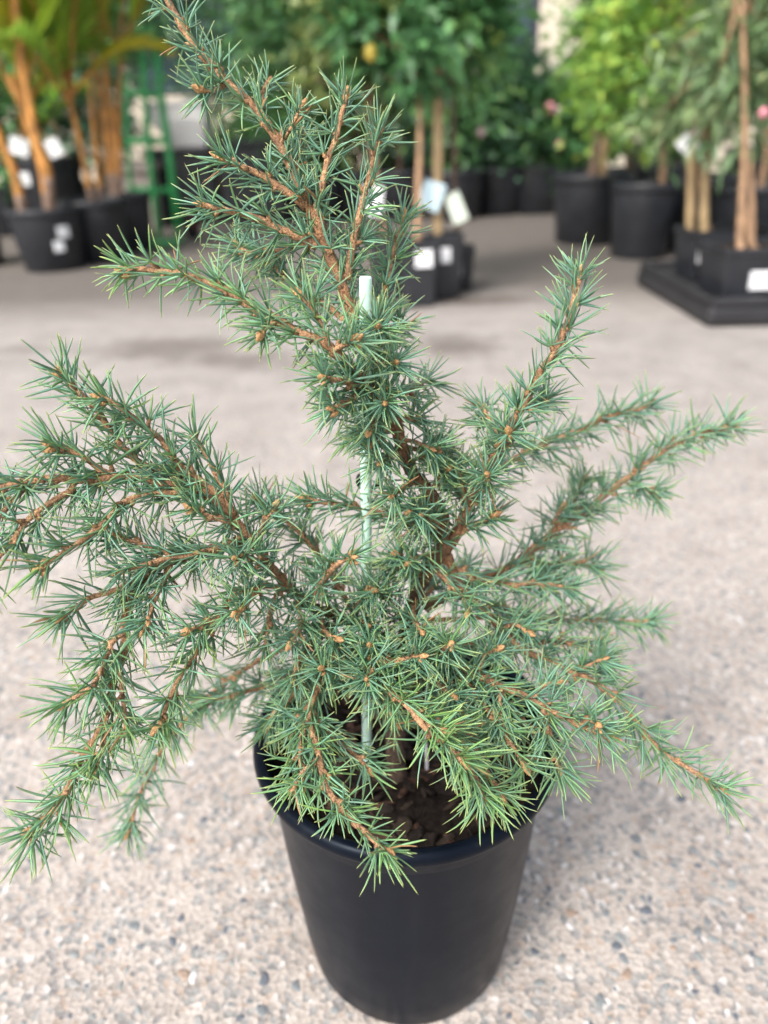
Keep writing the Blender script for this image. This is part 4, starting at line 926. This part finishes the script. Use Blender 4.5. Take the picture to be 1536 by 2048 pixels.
# ------------------------------------------------------------------ background: far rows
G_B = 'pots in the far row'
far = [(556, 440, .85, 'dark', 'behind the conifer leader, below the leftmost dark tree'), (630, 446, .85, 'dark', 'hidden behind the conifer, second of the far row'), (715, 440, .9, 'olive', 'hidden behind the rod, third of the far row'),
       (800, 440, .9, 'teal', 'left of the bamboo stake in the far row'), (912, 442, .9, 'dark', 'right of the bamboo stake in the far row'), (1000, 432, .30, 'teal', 'in the middle of the gap at the far end'), (1078, 430, .22, 'dark', 'under the pink flowers at the far end'), (1150, 425, .22, 'dark', 'behind the large round pot at the far end')]
for i, (u, v, hc, tone, where) in enumerate(far):
    A_ = rp(u, v, .21, .30, 'black pot ' + where, G_B, [(-1.75, .22, .07, .06)] if i == 7 else ())
    c = A_[1]; b0 = Vector((c.x, c.y, A_[2] - .02)); zc = .31 + hc
    fl = None
    if i == 6: fl = [(yp(1100, 217, c.y - .3), .032, 'petal'), (yp(1116, 222, c.y - .28), .025, 'petal_pale'), (yp(1120, 290, c.y - .3), .026, 'petal'), (yp(963, 265, c.y - .3), .028, 'petal_pale')]
    if i == 4: fl = [(yp(985, 70, c.y - .35), .06, 'lime')]
    tree_thing(b0, [[b0, b0 + Vector((.01, 0, .15)), b0 + Vector((0, .02, zc - b0.z))]], Vector((c.x, c.y, zc + .02 * i % .05)), (.36, .30, hc + .16), int(1900 + 2000 * hc), tone, .066, .034,
               ['dense dark green tree left in the far row', 'dense dark green tree behind the conifer top', 'olive green tree behind the pale rod', 'bluish green tree left of the bamboo stake', 'tall dark glossy tree right of the bamboo stake', 'bluish green shrub in the middle of the far gap', 'low shrub with pink flowers at the far end', 'low dark shrub below the cream wall'][i], 80 + i, 'trees and shrubs in the far row', 'wood_dark', .016, 50, fl, spread=.2)
for i, (x, y, hc, tone, lab) in enumerate(((-3.6, 6.4, 1.0, 'olive', 'olive tree far behind the palms, leftmost'), (-2.75, 6.5, 1.0, 'dark', 'dark tree far behind the palms'), (-2.0, 6.6, .95, 'dark', 'dark tree far behind the green trolley'), (-1.25, 6.7, .95, 'teal', 'bluish dark tree far behind the white tub'),
                                   (-.5, 6.9, 1.0, 'bright', 'bright green tree in the last row behind the conifer'), (.2, 6.9, 1.0, 'dark', 'dark tree in the last row near the bamboo stake'), (.62, 6.8, .9, 'dark', 'dark tree in the last row left of the window'), (2.3, 6.6, .8, 'dark', 'dark tree in the last row behind the citrus tree'), (2.9, 6.2, .95, 'bright', 'bright green tree in the last row on the right'), (3.6, 5.8, .95, 'sage', 'grey green tree in the last row, rightmost'))):
    A_ = round_pot(y, x, .23, .36, 'large black pot of the ' + lab, 'pots in the last row'); b0 = Vector((x, y, A_[2] - .02)); zc = .5 + hc
    tree_thing(b0, [[b0, b0 + Vector((.02, 0, .3)), b0 + Vector((0, .02, zc - b0.z + .2))]], Vector((x, y, zc)), (.46, .40, hc + .05), 3000, tone, .08, .04, lab, 110 + i, 'trees in the last row', 'wood_dark', .022, 60, spread=.2)

for i, (x, y, hc, tone, lab) in enumerate(((-2.35, 5.15, .42, 'dark', 'low dark shrub behind the tall palm pot'), (-1.78, 5.3, .50, 'teal', 'low dark shrub between the palms and the trolley'), (-2.9, 5.0, .45, 'olive', 'low olive shrub far left behind the palms'), (-.80, 6.15, .36, 'dark', 'low dark shrub behind the black crates'), (-.3, 6.2, .36, 'dark', 'low dark shrub between the far rows, behind the conifer'), (.3, 6.25, .36, 'teal', 'low shrub between the far rows, behind the square pots'), (.85, 6.25, .30, 'dark', 'low shrub between the far rows, right of the bamboo stake'), (1.5, 6.3, .26, 'dark', 'low shrub between the far rows, under the window'), (2.2, 5.9, .34, 'dark', 'low shrub between the far rows, behind the large round pots'), (2.9, 5.2, .4, 'teal', 'low shrub between the far rows, at the right'))):
    A_ = round_pot(y, x, .19, .28, 'black pot of the ' + lab, 'pots of the low shrubs'); b0 = Vector((x, y, A_[2] - .02))
    tree_thing(b0, [[b0, b0 + Vector((.01, 0, .08)), b0 + Vector((0, .02, hc * .8))]], Vector((x, y, .26 + hc)), (.34, .28, hc + .06), 1300, tone, .085, .042, lab, 140 + i, 'low shrubs between the rows', 'wood_dark', .014, 46, name='potted_shrub', spread=.2)

# ------------------------------------------------------------------ building at the back
WY = 9.2
t = thing('building', (0, WY, 0), 'cream rendered building with dark framed windows at the far back', 'building')
wx0, wx1 = yp(1003, 100, WY - .02).x, yp(1076, 100, WY - .02).x
wins = [(wx0, wx1, .45, 2.1), (-2.6, -1.4, .9, 2.1), (4.2, 5.4, .9, 2.1), (-6.5, -5.3, .9, 2.1)]
b_ = MB(); xs = sorted([-9, 9] + [k for w_ in wins for k in w_[:2]])
for a, c in zip(xs[:-1], xs[1:]):
    w_ = [q for q in wins if abs(q[0] - a) < 1e-6 and abs(q[1] - c) < 1e-6]
    if w_:
        z0, z1_ = w_[0][2:]; b_.box(((a + c) / 2, WY + .15, z0 / 2), (c - a, .3, z0)); b_.box(((a + c) / 2, WY + .15, (z1_ + 3.2) / 2), (c - a, .3, 3.2 - z1_))
    else: b_.box(((a + c) / 2, WY + .15, 1.6), (c - a, .3, 3.2))
b_.build('wall', M['wall'], t, False)
for (a, c, z0, z1_) in wins:
    b_ = MB(); cx = (a + c) / 2
    for (px_, pz, sx, sz) in ((a + .03, (z0 + z1_) / 2, .06, z1_ - z0), (c - .03, (z0 + z1_) / 2, .06, z1_ - z0), (cx, z0 + .03, c - a - .12, .06), (cx, z1_ - .03, c - a - .12, .06)):
        b_.box((px_, WY + .06, pz), (sx, .08, sz))
    wn = b_.build('window', M['frame'], t, False)
    b_ = MB(); b_.box((cx, WY + .10, (z0 + z1_) / 2), (c - a - .1, .012, z1_ - z0 - .1)); o = b_.build('pane', M['glass'], None, False); o.parent = wn; o.matrix_parent_inverse = Matrix.Identity(4)
b_ = MB(); b_.box((0, WY + .1, 3.26), (18.6, 1.1, .12)); b_.build('roof_edge', M['frame'], t, False)
